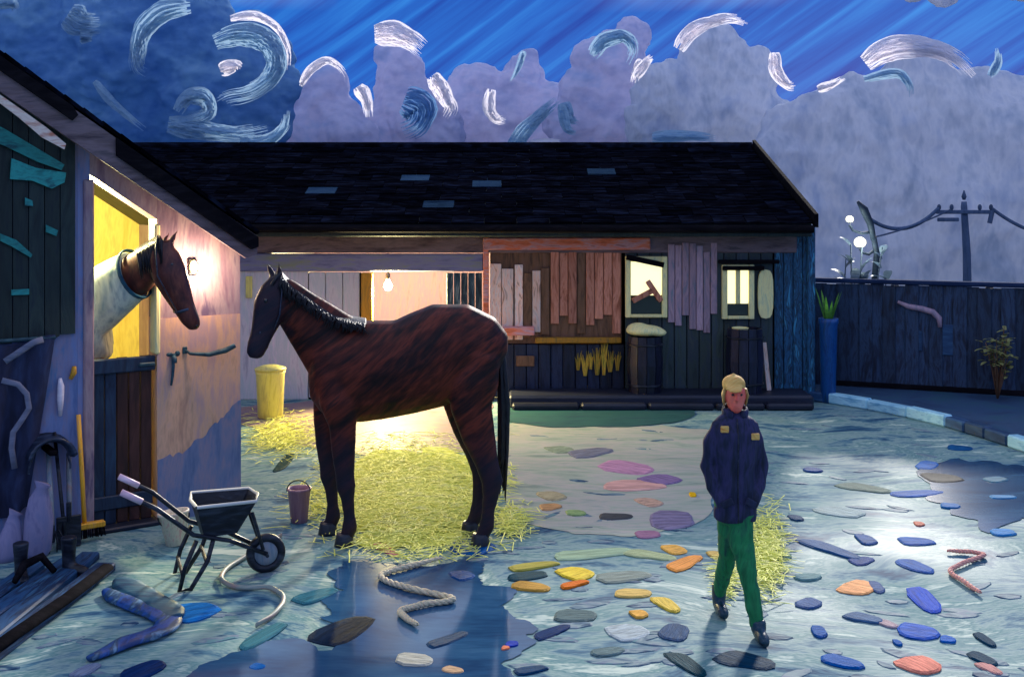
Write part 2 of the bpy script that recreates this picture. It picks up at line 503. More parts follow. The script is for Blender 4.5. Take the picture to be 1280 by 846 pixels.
M_pot = brush('blue_pot', [(14, 56, 116), (24, 84, 150), (18, 60, 96)], rough=.35, stretch=(5, 5, 1), scale=3)
M_pole = brush('tarred_pole', [(64, 80, 104), (86, 100, 126)], rough=.9, spec=.05, stretch=(5, 5, 1), scale=2)
M_barrel = brush('black_staves', [(12, 14, 28), (22, 26, 46), (34, 38, 60)], rough=.4, stretch=(5, 5, .7), scale=4, vary=.4)
M_lit_patch = brush('yellow_lit_patch', [(206, 194, 90), (228, 218, 120), (190, 180, 110)], rough=.5, stretch=V_, scale=3, vary=.1)
M_pinkreflection = brush('dusky_pink_reflection', [(150, 106, 124), (184, 140, 150)], rough=.5, stretch=V_, scale=3)
M_bottle = brush('hay_tuft', [(110, 116, 44), (196, 164, 60), (206, 150, 50)], rough=.7, stretch=V_, scale=6, vary=.3)
CL = dict(warp=.0, vary=0, rough=1.0, spec=0.0, bump=.3, trans=.46, bump_dist=3.0)
M_cdark = brush('storm_blue_cloud', [(84, 128, 184), (116, 158, 204), (160, 196, 222)], stretch=(1, 1, 1.6), scale=.035, bristle=1.6, **CL)
M_clilac = brush('lilac_cloud', [(176, 184, 216), (214, 212, 234), (168, 188, 222)], stretch=(1, 1, 1.6), scale=.04, bristle=1.6, **CL)
M_cgrey = brush('grey_cloud', [(170, 184, 206), (218, 222, 234), (176, 190, 216)], stretch=(2, 1, 1), scale=.04, bristle=1.6, **CL)
M_chighlight = brush('cloud_highlight', [(240, 238, 246), (252, 246, 250), (232, 234, 246)], stretch=(1, 1, 3), scale=.12, bristle=4, **{**CL, 'trans': .6})  # white tint for the lit tops of the clouds
M_cpale = brush('pale_blue_cloud', [(150, 186, 214), (176, 206, 226), (136, 176, 212)], stretch=(1, 1, 3), scale=.12, bristle=4, **{**CL, 'trans': .5})


# ------------------------------------------------------------------ terrain and yard
def build_ground():
    xs = [-2500, -900, -300, -100, -40, -20, -10, 0, 10, 20, 40, 100, 300, 900, 2500]
    ys = [-2500, -300, -60, -10, 0, 10, 18, 22, 26, 32, 40, 60, 100, 160, 220, 400, 1000, 2500]
    vs, fs = [], []
    for y in ys:
        for x in xs:
            z = -0.01
            if y > 20:
                z -= 0.17 * min(y - 20, 200) - 0.4 * (0 if y > 30 else 0)
            vs.append((x, y, z))
    n = len(xs)
    for j in range(len(ys) - 1):
        for i in range(n - 1):
            fs.append((j * n + i, j * n + i + 1, (j + 1) * n + i + 1, (j + 1) * n + i))
    MB().add(vs, fs).build('ground', M_ground)['kind'] = 'structure'


build_ground()

YARD = MB().add([(-14, -6, 0), (14, -6, 0), (14, 19.5, 0), (-14, 19.5, 0)], [(0, 1, 2, 3)]).build('yard', M_yard)
YARD['kind'] = 'structure'


def sheet(name, outline_px, z, mat, seed=0, sub=12, amp=5, kind='structure'):
    r = random.Random(seed)
    pts = []
    n = len(outline_px)
    for i in range(n):
        a = outline_px[i]; b = outline_px[(i + 1) % n]
        for k in range(sub):
            t = k / sub
            z_, y_ = outline_px[i - 1], outline_px[(i + 2) % n]
            cr_ = lambda k: .5 * (2 * a[k] + (b[k] - z_[k]) * t + (2 * z_[k] - 5 * a[k] + 4 * b[k] - y_[k]) * t * t + (3 * a[k] - z_[k] - 3 * b[k] + y_[k]) * t ** 3)
            px, py = cr_(0), cr_(1)
            q = Vector((px * .035, py * .07, seed))
            px += noise.noise(q) * amp * 2.2 + r.uniform(-1, 1) * amp * .25
            py += noise.noise(q + Vector((7, 0, 0))) * amp * .9
            g = G(px, py)
            pts.append((g.x, g.y, z))
    o = MB().add(pts, [tuple(range(len(pts)))]).build(name, mat)
    o['kind'] = kind
    return o


sheet('concrete_apron', [(628, 535), (700, 530), (880, 537), (905, 560), (890, 600), (880, 650), (800, 668), (700, 664), (640, 640), (632, 590)], .004, M_concrete, 3)
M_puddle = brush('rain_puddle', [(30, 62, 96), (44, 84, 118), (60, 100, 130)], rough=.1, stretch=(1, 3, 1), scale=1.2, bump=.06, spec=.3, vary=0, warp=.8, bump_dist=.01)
sheet('puddle', [(430, 708), (480, 702), (520, 712), (575, 700), (612, 708), (600, 724), (640, 738), (622, 756), (650, 772), (670, 800), (640, 830), (650, 870), (560, 900), (430, 890), (380, 840), (410, 806), (440, 790), (405, 760), (428, 738), (410, 724)], .006, M_puddle, 21, amp=12)  # dark sheet added for the horse's reflection and shadow
sheet('puddle', [(1150, 590), (1200, 574), (1270, 580), (1360, 594), (1390, 630), (1330, 655), (1270, 648), (1240, 664), (1190, 640), (1165, 622)], .006, M_puddle, 22, amp=9)  # smooth dark sheet added to cut the sun's glare here
sheet('puddle', [(240, 846), (290, 815), (350, 800), (390, 806), (380, 850), (340, 900), (240, 900)], .0075, M_puddle, 24, amp=6)
M_bay_light = brush('pink_lamplit_ground', [(112, 90, 98), (140, 116, 116), (126, 108, 122), (150, 130, 114)], rough=.55, stretch=(2, 3, 1), scale=1.6, spec=.2, vary=0, bump=.3)  # pink puts the bay's light on the ground into the colour
sheet('bay_light_patch', [(300, 508), (380, 503), (480, 503), (600, 504), (606, 520), (590, 545), (575, 566), (500, 570), (430, 566), (380, 556), (320, 540), (296, 524)], .0055, M_bay_light, 31, amp=5)
sheet('mossy_gutter', [(636, 507), (740, 505), (850, 508), (860, 522), (800, 533), (700, 534), (640, 527)], .009, M_grassband, 4, amp=3)


# flat dabs: wet reflections put into the colour of solid pieces, each its own object
def dab_mesh(seed):
    r = random.Random(seed)
    n = 14
    top, mid, bot = [], [], []
    ph, am = r.uniform(0, 6), r.uniform(.05, .14)
    for k in range(n):
        q = 2 * math.pi * k / n
        rr = (1 + am * math.sin(2 * q + ph) + .07 * r.uniform(-1, 1))
        c, s_ = math.cos(q), math.sin(q)
        e = .75
        x = math.copysign(abs(c) ** e, c) * rr * .5
        y = math.copysign(abs(s_) ** e, s_) * rr * .5 * (1 - .35 * x)
        top.append((x * .88, y * .84, 1)); mid.append((x, y, .55)); bot.append((x, y, -.3))
    m = MB()
    m.add(top + mid + bot, [tuple(range(n))] + [(k, n + k, n + (k + 1) % n, (k + 1) % n) for k in range(n)] +
          [(n + k, 2 * n + k, 2 * n + (k + 1) % n, n + (k + 1) % n) for k in range(n)])
    return m.mesh('dab')


DAB_MESHES = [dab_mesh(i) for i in range(8)]
DAB_M = {}


def dab(px, py, w, h, ang=0, col=(60, 110, 170), z=.0105):
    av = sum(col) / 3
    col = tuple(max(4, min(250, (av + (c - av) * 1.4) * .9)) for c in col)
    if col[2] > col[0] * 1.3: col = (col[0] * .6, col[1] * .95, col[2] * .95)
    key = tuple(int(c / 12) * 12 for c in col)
    if key not in DAB_M:
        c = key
        DAB_M[key] = brush('dab_%d_%d_%d' % key, [tuple(int(v * .78) for v in c), c, tuple(min(255, int(v * 1.1 + 8)) for v in c)], rough=.6,
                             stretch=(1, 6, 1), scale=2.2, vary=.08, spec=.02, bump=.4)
    a = R(ang)
    dx, dy = w / 2 * math.cos(a), -w / 2 * math.sin(a)
    A, B = G(px - dx, py - dy), G(px + dx, py + dy)
    ax = B - A
    ex, ey = h / 2 * math.sin(a), h / 2 * math.cos(a)
    C, D = G(px - ex, py - ey), G(px + ex, py + ey)
    wd = abs((C - D).cross(ax.normalized()).z)
    k = rnd.randrange(8)
    key2 = (k, key)
    if key2 not in DAB_M:
        me = DAB_MESHES[k].copy(); me.materials.clear(); me.materials.append(DAB_M[key]); DAB_M[key2] = me
    o = bpy.data.objects.new('reflection_dab', DAB_M[key2])
    o.location = G(px, py)
    o.rotation_euler = (0, 0, math.atan2(ax.y, ax.x))
    z += .0008 * (len(YARD.children) % 7)
    o.scale = (ax.length, wd, z)
    COL.objects.link(o)
    o.parent = YARD
    return o


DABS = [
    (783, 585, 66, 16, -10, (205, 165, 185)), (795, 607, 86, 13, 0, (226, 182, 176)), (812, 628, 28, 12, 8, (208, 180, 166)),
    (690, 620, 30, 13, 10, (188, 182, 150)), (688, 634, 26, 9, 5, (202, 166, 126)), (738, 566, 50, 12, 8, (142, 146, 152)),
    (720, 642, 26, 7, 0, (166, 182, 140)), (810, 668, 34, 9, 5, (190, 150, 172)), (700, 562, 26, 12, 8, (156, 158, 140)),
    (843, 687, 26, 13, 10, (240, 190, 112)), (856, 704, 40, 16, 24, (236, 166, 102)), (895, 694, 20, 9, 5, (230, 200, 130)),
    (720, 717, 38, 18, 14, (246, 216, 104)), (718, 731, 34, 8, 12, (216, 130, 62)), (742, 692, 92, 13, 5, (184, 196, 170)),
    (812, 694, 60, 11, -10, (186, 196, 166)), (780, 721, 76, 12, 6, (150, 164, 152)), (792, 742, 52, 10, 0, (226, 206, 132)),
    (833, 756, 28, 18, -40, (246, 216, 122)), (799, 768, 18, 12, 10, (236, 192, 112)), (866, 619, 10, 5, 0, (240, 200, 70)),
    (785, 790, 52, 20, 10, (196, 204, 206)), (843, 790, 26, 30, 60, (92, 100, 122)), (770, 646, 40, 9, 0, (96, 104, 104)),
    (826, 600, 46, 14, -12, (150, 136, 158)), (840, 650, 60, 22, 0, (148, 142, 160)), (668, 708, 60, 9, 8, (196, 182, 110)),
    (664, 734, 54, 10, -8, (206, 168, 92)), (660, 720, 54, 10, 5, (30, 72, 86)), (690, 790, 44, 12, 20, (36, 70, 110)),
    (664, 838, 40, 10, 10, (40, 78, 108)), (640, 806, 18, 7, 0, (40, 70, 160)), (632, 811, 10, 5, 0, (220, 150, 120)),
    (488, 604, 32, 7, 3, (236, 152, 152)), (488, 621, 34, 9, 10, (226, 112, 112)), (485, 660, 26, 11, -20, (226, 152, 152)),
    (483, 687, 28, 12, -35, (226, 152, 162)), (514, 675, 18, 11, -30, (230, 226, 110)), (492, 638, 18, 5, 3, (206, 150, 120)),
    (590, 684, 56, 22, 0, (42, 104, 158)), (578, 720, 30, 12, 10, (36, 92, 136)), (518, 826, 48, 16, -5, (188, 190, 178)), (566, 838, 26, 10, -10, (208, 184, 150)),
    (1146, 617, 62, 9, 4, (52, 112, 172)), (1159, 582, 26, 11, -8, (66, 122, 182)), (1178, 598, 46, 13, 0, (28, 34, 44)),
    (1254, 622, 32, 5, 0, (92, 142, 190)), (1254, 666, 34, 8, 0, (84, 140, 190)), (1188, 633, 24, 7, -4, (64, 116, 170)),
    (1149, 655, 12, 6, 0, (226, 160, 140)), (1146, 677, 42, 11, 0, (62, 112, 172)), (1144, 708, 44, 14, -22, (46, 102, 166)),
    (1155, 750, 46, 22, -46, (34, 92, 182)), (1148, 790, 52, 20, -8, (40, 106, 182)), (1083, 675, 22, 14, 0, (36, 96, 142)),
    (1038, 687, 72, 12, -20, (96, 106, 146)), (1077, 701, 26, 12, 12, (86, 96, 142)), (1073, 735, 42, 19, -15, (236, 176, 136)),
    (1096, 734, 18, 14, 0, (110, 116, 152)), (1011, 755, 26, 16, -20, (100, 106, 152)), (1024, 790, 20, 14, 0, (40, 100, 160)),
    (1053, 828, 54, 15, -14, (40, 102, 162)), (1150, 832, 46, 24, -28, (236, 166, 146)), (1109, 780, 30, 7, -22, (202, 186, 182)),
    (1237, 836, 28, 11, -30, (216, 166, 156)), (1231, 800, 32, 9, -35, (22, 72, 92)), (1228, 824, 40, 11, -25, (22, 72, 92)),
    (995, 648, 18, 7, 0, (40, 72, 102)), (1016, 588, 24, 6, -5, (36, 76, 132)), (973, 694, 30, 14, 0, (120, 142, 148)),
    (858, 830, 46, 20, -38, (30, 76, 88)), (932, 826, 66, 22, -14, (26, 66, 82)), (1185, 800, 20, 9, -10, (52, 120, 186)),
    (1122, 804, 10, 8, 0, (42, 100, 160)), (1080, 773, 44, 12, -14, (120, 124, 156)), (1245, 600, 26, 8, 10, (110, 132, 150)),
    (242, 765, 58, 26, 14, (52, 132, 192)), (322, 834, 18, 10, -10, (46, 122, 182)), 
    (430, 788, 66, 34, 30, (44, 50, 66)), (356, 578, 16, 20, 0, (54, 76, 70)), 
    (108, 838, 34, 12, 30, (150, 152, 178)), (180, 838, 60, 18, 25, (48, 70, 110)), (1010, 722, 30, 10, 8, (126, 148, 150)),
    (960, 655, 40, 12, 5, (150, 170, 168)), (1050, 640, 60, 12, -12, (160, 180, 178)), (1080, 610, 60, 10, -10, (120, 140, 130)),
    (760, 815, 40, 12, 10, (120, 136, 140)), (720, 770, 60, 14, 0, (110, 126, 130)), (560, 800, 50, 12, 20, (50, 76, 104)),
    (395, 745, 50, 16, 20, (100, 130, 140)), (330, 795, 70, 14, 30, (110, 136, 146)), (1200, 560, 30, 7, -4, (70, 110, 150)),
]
for d in DABS: dab(*d)

# the plainer setts between them: nobody could count them
def setts():
    m = MB()
    r = random.Random(11)
    for i in range(330):
        py = 500 + 400 * r.random() ** 1.3
        px = r.uniform(-60, 1340)
        c = G(px, py)
        if c.y > 13.9 and c.x < 4.4: continue
        if c.x < -2.3 and c.y > 8.3: continue
        w, h = r.uniform(.06, .2), r.uniform(.03, .07)
        a = r.gauss(0, .45) + (0.5 if c.x < -1 else 0) - (0.3 if c.x > 2 else 0)
        ca, sa = math.cos(a), math.sin(a)
        n = 7
        top, bot = [], []
        for k in range(n):
            q = 2 * math.pi * k / n + .2
            rr = r.uniform(.8, 1.1)
            x, y = math.cos(q) * w * rr, math.sin(q) * h * rr
            X, Y = c.x + x * ca - y * sa, c.y + x * sa + y * ca
            top.append((c.x + (X - c.x) * .8, c.y + (Y - c.y) * .8, r.uniform(.003, .006)))
            bot.append((X, Y, -.003))
        m.add(top + bot, [tuple(range(n))] + [(k, n + k, n + (k + 1) % n, (k + 1) % n) for k in range(n)])
    o = m.build('setts', brush('sett_stone', [(46, 74, 100), (84, 112, 128), (130, 150, 150), (110, 122, 140), (96, 134, 138)], rough=.6, stretch=(1, 3, 1), scale=4.5,
                               vary=0, spec=.03, warp=.3, contrast=1.6), YARD)
    o['kind'] = 'stuff'


setts()


def straw():  # yellow straw and mat stand in for light lying on the yard
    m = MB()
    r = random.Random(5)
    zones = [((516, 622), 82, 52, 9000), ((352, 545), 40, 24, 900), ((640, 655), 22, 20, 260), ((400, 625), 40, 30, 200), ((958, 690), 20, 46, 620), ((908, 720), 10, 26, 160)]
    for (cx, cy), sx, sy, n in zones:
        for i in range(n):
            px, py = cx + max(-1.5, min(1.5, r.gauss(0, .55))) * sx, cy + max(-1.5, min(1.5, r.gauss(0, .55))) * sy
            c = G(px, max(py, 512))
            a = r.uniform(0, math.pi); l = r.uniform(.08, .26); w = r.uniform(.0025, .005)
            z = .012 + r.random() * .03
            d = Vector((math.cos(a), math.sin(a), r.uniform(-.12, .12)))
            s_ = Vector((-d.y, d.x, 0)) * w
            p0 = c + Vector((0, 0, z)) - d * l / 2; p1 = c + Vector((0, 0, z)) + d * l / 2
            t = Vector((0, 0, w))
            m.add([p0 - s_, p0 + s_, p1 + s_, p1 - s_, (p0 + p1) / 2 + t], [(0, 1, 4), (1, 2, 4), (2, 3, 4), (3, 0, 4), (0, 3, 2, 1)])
    bed = sheet('straw_light_mat', [(440, 575), (480, 566), (540, 564), (590, 572), (600, 600), (598, 640), (585, 672), (540, 684), (490, 686), (448, 672), (436, 630)], .0085,
                brush('straw_light_bed', [(190, 196, 70), (226, 228, 96), (240, 240, 140), (170, 184, 90)], rough=.8, stretch=(2, 6, 1), scale=3, vary=0, spec=.05, bump=.5), 51, amp=10, kind='stuff')
    tag(bed, 'lemon yellow straw mat in place of the light pool under the bay horse', 'straw')
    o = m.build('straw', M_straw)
    tag(o, 'loose yellow straw added in place of light on the yard under the horses', 'straw', kind='stuff')


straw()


# ------------------------------------------------------------------ the long barn at the back
BY = 14.7


def bx(px): return (px - 640) / F * BY
def bz(py): return EYE - (py - 245) / F * BY


BARN = empty('stable_barn', (0, BY, 0))
tag(BARN, 'long low stable barn with black slate roof, lit bay and coloured board front', 'barn')


def barn_part(name, mat, x0, x1, y0, y1, z0, z1, bev=.012, parent=None):
    m = MB().rbox(x0, x1, y0, y1, z0, z1, min(bev, (x1 - x0) * .3, (y1 - y0) * .3, (z1 - z0) * .3))
    return m.build(name, mat, parent or BARN)


def planks(name, mat, x0, x1, z0, z1, w, y=-.03, th=.035, seed=0, jag0=0, jag1=0, parent=None):
    r = random.Random(seed)
    n = max(1, round((x1 - x0) / w)); w = (x1 - x0) / n
    for i in range(n):
        a = x0 + i * w
        mm = mat[r.randrange(len(mat))] if isinstance(mat, list) else mat
        dy = r.uniform(-.008, .012)
        barn_part(name, mm, a + .004, a + w - .004, y + dy, y + dy + th, z0 + r.uniform(0, jag0), z1 - r.uniform(0, jag1), .006, parent)


# structural shell (inside walls, back wall, floor slab)
XL, XR = -5.4, 3.93
barn_part('back_wall', M_bay, XL, XR, 3.2, 3.35, 0, 2.55)
barn_part('floor_slab', M_concrete, XL, XR, .05, 3.2, -.02, .03)
barn_part('partition', M_bay, bx(612), bx(612) + .1, .06, 3.19, .03, 2.3)
barn_part('partition', M_grey_lilac, bx(330), bx(330) + .1, .06, 3.19, .03, 2.3)
barn_part('end_wall', M_blue_wall, XR - .12, XR, .06, 3.19, .03, 2.3)
barn_part('inner_wall', M_dark_timber, bx(612) + .11, XR - .13, .9, .98, .03, 2.3)
barn_part('ceiling', M_bay, bx(330) + .11, bx(612) - .01, .06, 3.19, 2.24, 2.29)
# left of the bay: grey lilac plaster and violet beam
barn_part('plaster_wall', M_grey_lilac, XL, bx(385), -.02, .05, 0, bz(322))
barn_part('backing', M_dark_timber, bx(385) + .002, bx(452), .006, .045, 0, bz(341))
planks('board', M_grey_lilac, bx(385) + .01, bx(450), .03, bz(340), .2, seed=2)
barn_part('beam', M_violet_beam, XL, bx(604), -.06, .05, bz(340) + .01, bz(317))
barn_part('beam', M_barge, XL, XR - .2, -.05, .05, bz(316), 2.28)
barn_part('jamb', M_ochre, bx(452), bx(466), -.07, .07, .02, bz(341))
planks('board', M_teal_boards, bx(558), bx(603), .03, bz(341), .1, seed=4, jag0=.0)
barn_part('post', M_orange, bx(604), bx(611), -.08, .06, .02, bz(300))
# inside the bay: hay bales and a bench of pale boards against the back wall
barn_part('manger', M_lilac, bx(480), bx(600), 2.55, 3.1, .25, .75, .03)
# orange and rust boarded section
OX0, OX1 = bx(612), bx(778)
barn_part('lintel', M_orange, bx(604), bx(812), -.1, .05, bz(312), bz(297))
planks('board', [M_pale_board, M_pale_board, M_grey_lilac], bx(612), bx(642), bz(430), bz(328), .13, y=-.05, seed=8, jag0=.25, jag1=.08)
planks('board', [M_pale_board, M_pale_board, M_brown], bx(643), bx(687), bz(428), bz(328), .11, y=-.04, seed=9, jag0=.15, jag1=.15)
planks('board', [M_rust, M_rust, M_rust, M_rust, M_rust, M_brown], bx(688), bx(776), bz(418), bz(314), .11, y=-.04, seed=10, jag0=.3)
barn_part('backing', M_brown, OX0 + .005, OX1 - .005, .0, .045, bz(430), bz(313))
barn_part('sill', M_orange, bx(625), bx(668), -.13, .0, bz(418), bz(407))
barn_part('sill', M_ochre, bx(669), bx(776), -.1, .0, bz(428), bz(421))
planks('board', M_navy, bx(612), bx(780), .05, bz(430), .16, y=-.03, seed=12)
barn_part('name_board', M_brown, bx(645), bx(668), -.055, -.032, bz(457), bz(444))
for i, px in enumerate((722, 731, 738, 746, 754, 762, 771)):
    x = bx(px); r = random.Random(i)
    m = MB()
    h0, h1 = bz(470 - r.uniform(0, 10)), bz(424 + r.uniform(0, 16))
    for k in range(13):
        q = r.uniform(-.04, .04)
        m.tube([(x + q * .5, -.05 - r.random() * .03, h0), (x + q, -.07, (h0 + h1) / 2), (x + q * 1.6, -.06 - r.random() * .03, h1 - r.uniform(0, .1))], [.005, .007, .002], n=5)
    m.build('hay_tuft', M_bottle, BARN)
# right section
M_greenwall = brush('green_grey_boards', [(36, 50, 52), (56, 70, 66), (48, 62, 74), (70, 78, 76)], stretch=V_, scale=2.5, vary=.3)
planks('board', M_greenwall, bx(781), bx(966), .05, 2.1, .165, seed=15)
planks('board', M_lilac, bx(834), bx(896), bz(430), bz(303), .1, y=-.06, seed=16, jag0=.6, jag1=.05)
planks('board', M_blue_wall, bx(967), XR, .05, 2.25, .14, seed=18)
barn_part('corner_post', M_blue_wall, XR - .07, XR + .03, -.09, .02, 0, 2.28)
barn_part('plinth', M_step, bx(636), bx(1002), -.62, -.035, 0, .16, .03)
for px0, px1 in ((640, 720), (722, 800), (802, 880), (882, 940), (942, 998)):
    barn_part('step_stone', M_step, bx(px0), bx(px1), -.78, -.625, 0, .085, .025)


# windows: cream frames, upper panes made to glow for reflection on the yard
M_pane = glow('lit_pane', (.98, .92, .56), .6)
M_glass = brush('dark_glass', [(12, 20, 26), (24, 38, 42)], rough=.12, spec=.7, bump=0)


def window(px0, px1, py0, py1, style):
    x0, x1, z0, z1 = bx(px0), bx(px1), bz(py1), bz(py0)
    w = empty('window'); w.parent = BARN
    f = .07

    def bit(name, mat, a, b, c, d, y0=-.1, y1=-.035, M=None):
        return MB().rbox(a, b, y0, y1, c, d, .008, M).build(name, mat, w)
    bit('frame', M_cream, x0, x0 + f, z0, z1)
    bit('frame', M_cream, x1 - f, x1, z0, z1)
    bit('frame', M_cream, x0 + f, x1 - f, z1 - f, z1)
    bit('frame', M_cream, x0 + f, x1 - f, z0, z0 + f * .6)
    zm = z0 + (z1 - z0) * (.36 if style == 1 else .28)
    bit('pane', M_glass, x0 + f, x1 - f, z0 + f * .6, zm, -.05, -.04)
    bit('pane', M_pane, x0 + f, x1 - f, zm, z1 - f, -.05, -.04)
    if style == 1:
        L = .34
        for (cx, cz, a, mt, ll) in (((x0 + x1) / 2 - .05, zm + .0, 28, M_rust, .3), ((x0 + x1) / 2 + .1, zm + .06, -56, M_rust, .32), ((x0 + x1) / 2 - .02, z1 - .06, -12, M_dark_timber, .5)):
            Mx = Matrix.Translation((cx, 0, cz)) @ Matrix.Rotation(R(-a), 4, 'Y')
            bit('brace', mt, -ll / 2, ll / 2, -.035, .035, -.13, -.102, Mx)
    else:
        bit('glazing_bar', M_cream, (x0 + x1) / 2 - .03, (x0 + x1) / 2 + .03, zm, z1 - f, -.09, -.052)
        bit('lintel_board', M_dark_timber, x0 - .05, x1 + .32, z1 + .01, z1 + .06, -.14, -.06)
        bit('lintel_board', M_dark_timber, x0, x1 + .12, z1 - .075, z1 - .02, -.15, -.102)
        mb = MB()
        pts = []
        for k in range(16):
            q = 2 * math.pi * k / 16
            pts.append((x1 + .15 + math.copysign(abs(math.cos(q)) ** .6, math.cos(q)) * .1, -.09, (z0 + z1) / 2 - .03 + math.copysign(abs(math.sin(q)) ** .6, math.sin(q)) * .32))
        mb.prism(pts, (0, .04, 0)).build('shutter', M_cream, w)
    return w


window(781, 833, 320, 396, 1)
window(901, 941, 330, 398, 2)

# roof: ridge along x, gable verge at the right
RZ, RY, EZ, EY_ = 3.44, 3.25, 2.32, -.42
slope = Vector((0, RY - EY_, RZ - EZ)); SL = slope.length; su = slope.normalized(); sn = su.cross(Vector((1, 0, 0))) * -1
if sn.z < 0: sn = -sn
RX0, RX1 = -6.2, 3.82


def roof_panel():
    m = MB()
    a, b = Vector((RX0, EY_, EZ)), Vector((RX1, EY_, EZ))
    m.prism([a, b, b + slope, a + slope], sn * -.06)
    return m.build('roof_deck', M_soffit, BARN)


ROOF = roof_panel()
back = MB().prism([(RX0, RY, RZ - .0), (RX1, RY, RZ), (RX1, RY + 3.4, 2.3), (RX0, RY + 3.4, 2.3)], (0, 0, -.06)).build('roof_back', M_slate, BARN)
NS, NR = 24, 12
sw = (RX1 - RX0) / NS
sh = SL / NR
sm = MB().box(-sw / 2 + .004, sw / 2 - .004, -.02, sh * 1.35, 0, .016).mesh('slate')
sm.materials.append(M_slate)
sm2 = sm.copy(); sm2.materials.clear(); sm2.materials.append(M_slate_pale)
pale = {(8, 4), (11, 6), (13, 5), (17, 7), (12, 2)}
rt = Matrix(((1, 0, 0), su, sn)).transposed().to_4x4()
rr_ = random.Random(3)
for j in range(NR):
    for i in range(NS):
        x = RX0 + (i + .5 + (.5 if j % 2 else 0)) * sw
        if x > RX1 - .1: x = RX1 - sw * .5; 
        o = bpy.data.objects.new('slate', sm2 if (i, j) in pale else sm)
        p = Vector((x, EY_, EZ)) + su * (j * sh - .03) + sn * (.012 + (j % 2) * .002 + rr_.uniform(0, .006))
        o.matrix_local = Matrix.Translation(p) @ rt @ Matrix.Rotation(R(-1.6 + rr_.uniform(-.4, .4)), 4, 'X') @ Matrix.Rotation(R(rr_.uniform(-1, 1)), 4, 'Z')
        COL.objects.link(o); o.parent = ROOF
MB().tube([(RX0, RY, RZ + .02), (RX1 + .02, RY, RZ + .02)], .07, n=10).build('ridge', M_slate, BARN)
# bargeboard on the gable
a = Vector((RX1 + .03, EY_ - .03, EZ - .05))
MB().prism([a, a + slope * 1.005, a + slope * 1.005 + Vector((0, 0, .17)), a + Vector((0, 0, .17))], (.05, 0, 0)).build('bargeboard', M_dark_timber, BARN)
MB().prism([(XR, .06, 2.3), (XR, RY, RZ - .1), (XR, 6.3, 2.3)], (-.1, 0, 0)).build('gable', M_blue_wall, BARN)
barn_part('fascia', M_dgreen, RX0, RX1, EY_ - .03, EY_ + .01, EZ - .17, EZ - .02)
MB().tube([(RX0, EY_ - .09, EZ - .06), (RX1, EY_ - .09, EZ - .07)], .05, n=10).build('gutter', M_dark_timber, BARN)
barn_part('soffit', M_soffit, RX0, RX1, EY_ + .02, -.06, EZ - .16, EZ - .13)


def bulb(loc, label, col, watt, r=.05, drop=.3, name='light_bulb', em=30, rad=None, group=None):
    e = empty(name, loc)
    MB().lathe([(.004, -r * 1.1), (r * .6, -r * .9), (r, -r * .2), (r * .92, r * .3), (r * .5, r * .9), (r * .34, r * 1.3), (r * .34, r * 1.8)], n=16).build('glass', glow('bulb_glass', col, em), e, True)
    MB().lathe([(r * .42, r * 1.5), (r * .5, r * 1.7), (r * .5, r * 2.6), (r * .2, r * 2.9)], n=12).build('holder', M_black, e)
    if drop: MB().tube([(0, 0, r * 2.8), (.004, 0, r * 2.8 + drop)], .006, n=6).build('flex', M_black, e)
    l = bpy.data.lights.new('lamp', 'POINT'); l.energy = watt; l.color = col; l.shadow_soft_size = rad or r
    lo = bpy.data.objects.new('lamp', l); COL.objects.link(lo); lo.parent = e; lo.location = (0, 0, -r * 1.6)
    tag(e, label, 'light bulb', group)
    return e


_bp = P(485, 357, 14.86)
bulb(_bp, 'bare lit bulb hanging in the bay of the barn behind the bay horse', (1.0, .82, .38), 640, r=.06, drop=2.24 - _bp.z - .2)

# barrels before the windows
BARREL_M = []


def barrel(px, py_top, py_bot, w, label, topmat):
    g = Vector(((px - 640) / F * (BY - .32), BY - .32, .16))
    sc_ = F / g.y
    r = w / sc_ / 2; h = EYE - (py_top - 245) / sc_ - .16
    e = empty('barrel', g)
    tag(e, label, 'barrel', 'barrels before the barn windows')
    n = 12
    for k in range(n):
        q0, q1 = 2 * math.pi * (k + .04) / n, 2 * math.pi * (k + .96) / n
        m = MB(); vs = []
        for z, b in ((0, .88), (.5, 1.0), (1, .9)):
            for q in (q0, q1):
                for rr in (r * b, r * b - .025):
                    vs.append((rr * math.cos(q), rr * math.sin(q), z * h))
        fs = []
        for i in range(2):
            o = i * 4
            fs += [(o, o + 2, o + 6, o + 4), (o + 1, o + 5, o + 7, o + 3), (o, o + 4, o + 5, o + 1), (o + 2, o + 3, o + 7, o + 6)]
        fs += [(0, 1, 3, 2), (8, 10, 11, 9)]
        m.add(vs, fs).build('stave', M_barrel, e)
    for z, b in ((.14, .93), (.86, .945)):
        MB().tube([(r * b * math.cos(2 * math.pi * k / 24), r * b * math.sin(2 * math.pi * k / 24), z * h) for k in range(25)], .014, lat=(0, 0, 1), n=6, caps=False).build('hoop', M_black, e)
    MB().lathe([(r * .84, h * .9), (r * .84, h * .93), (.01, h * .94)], n=16).build('head', M_dark_timber, e)
    return e, h, r


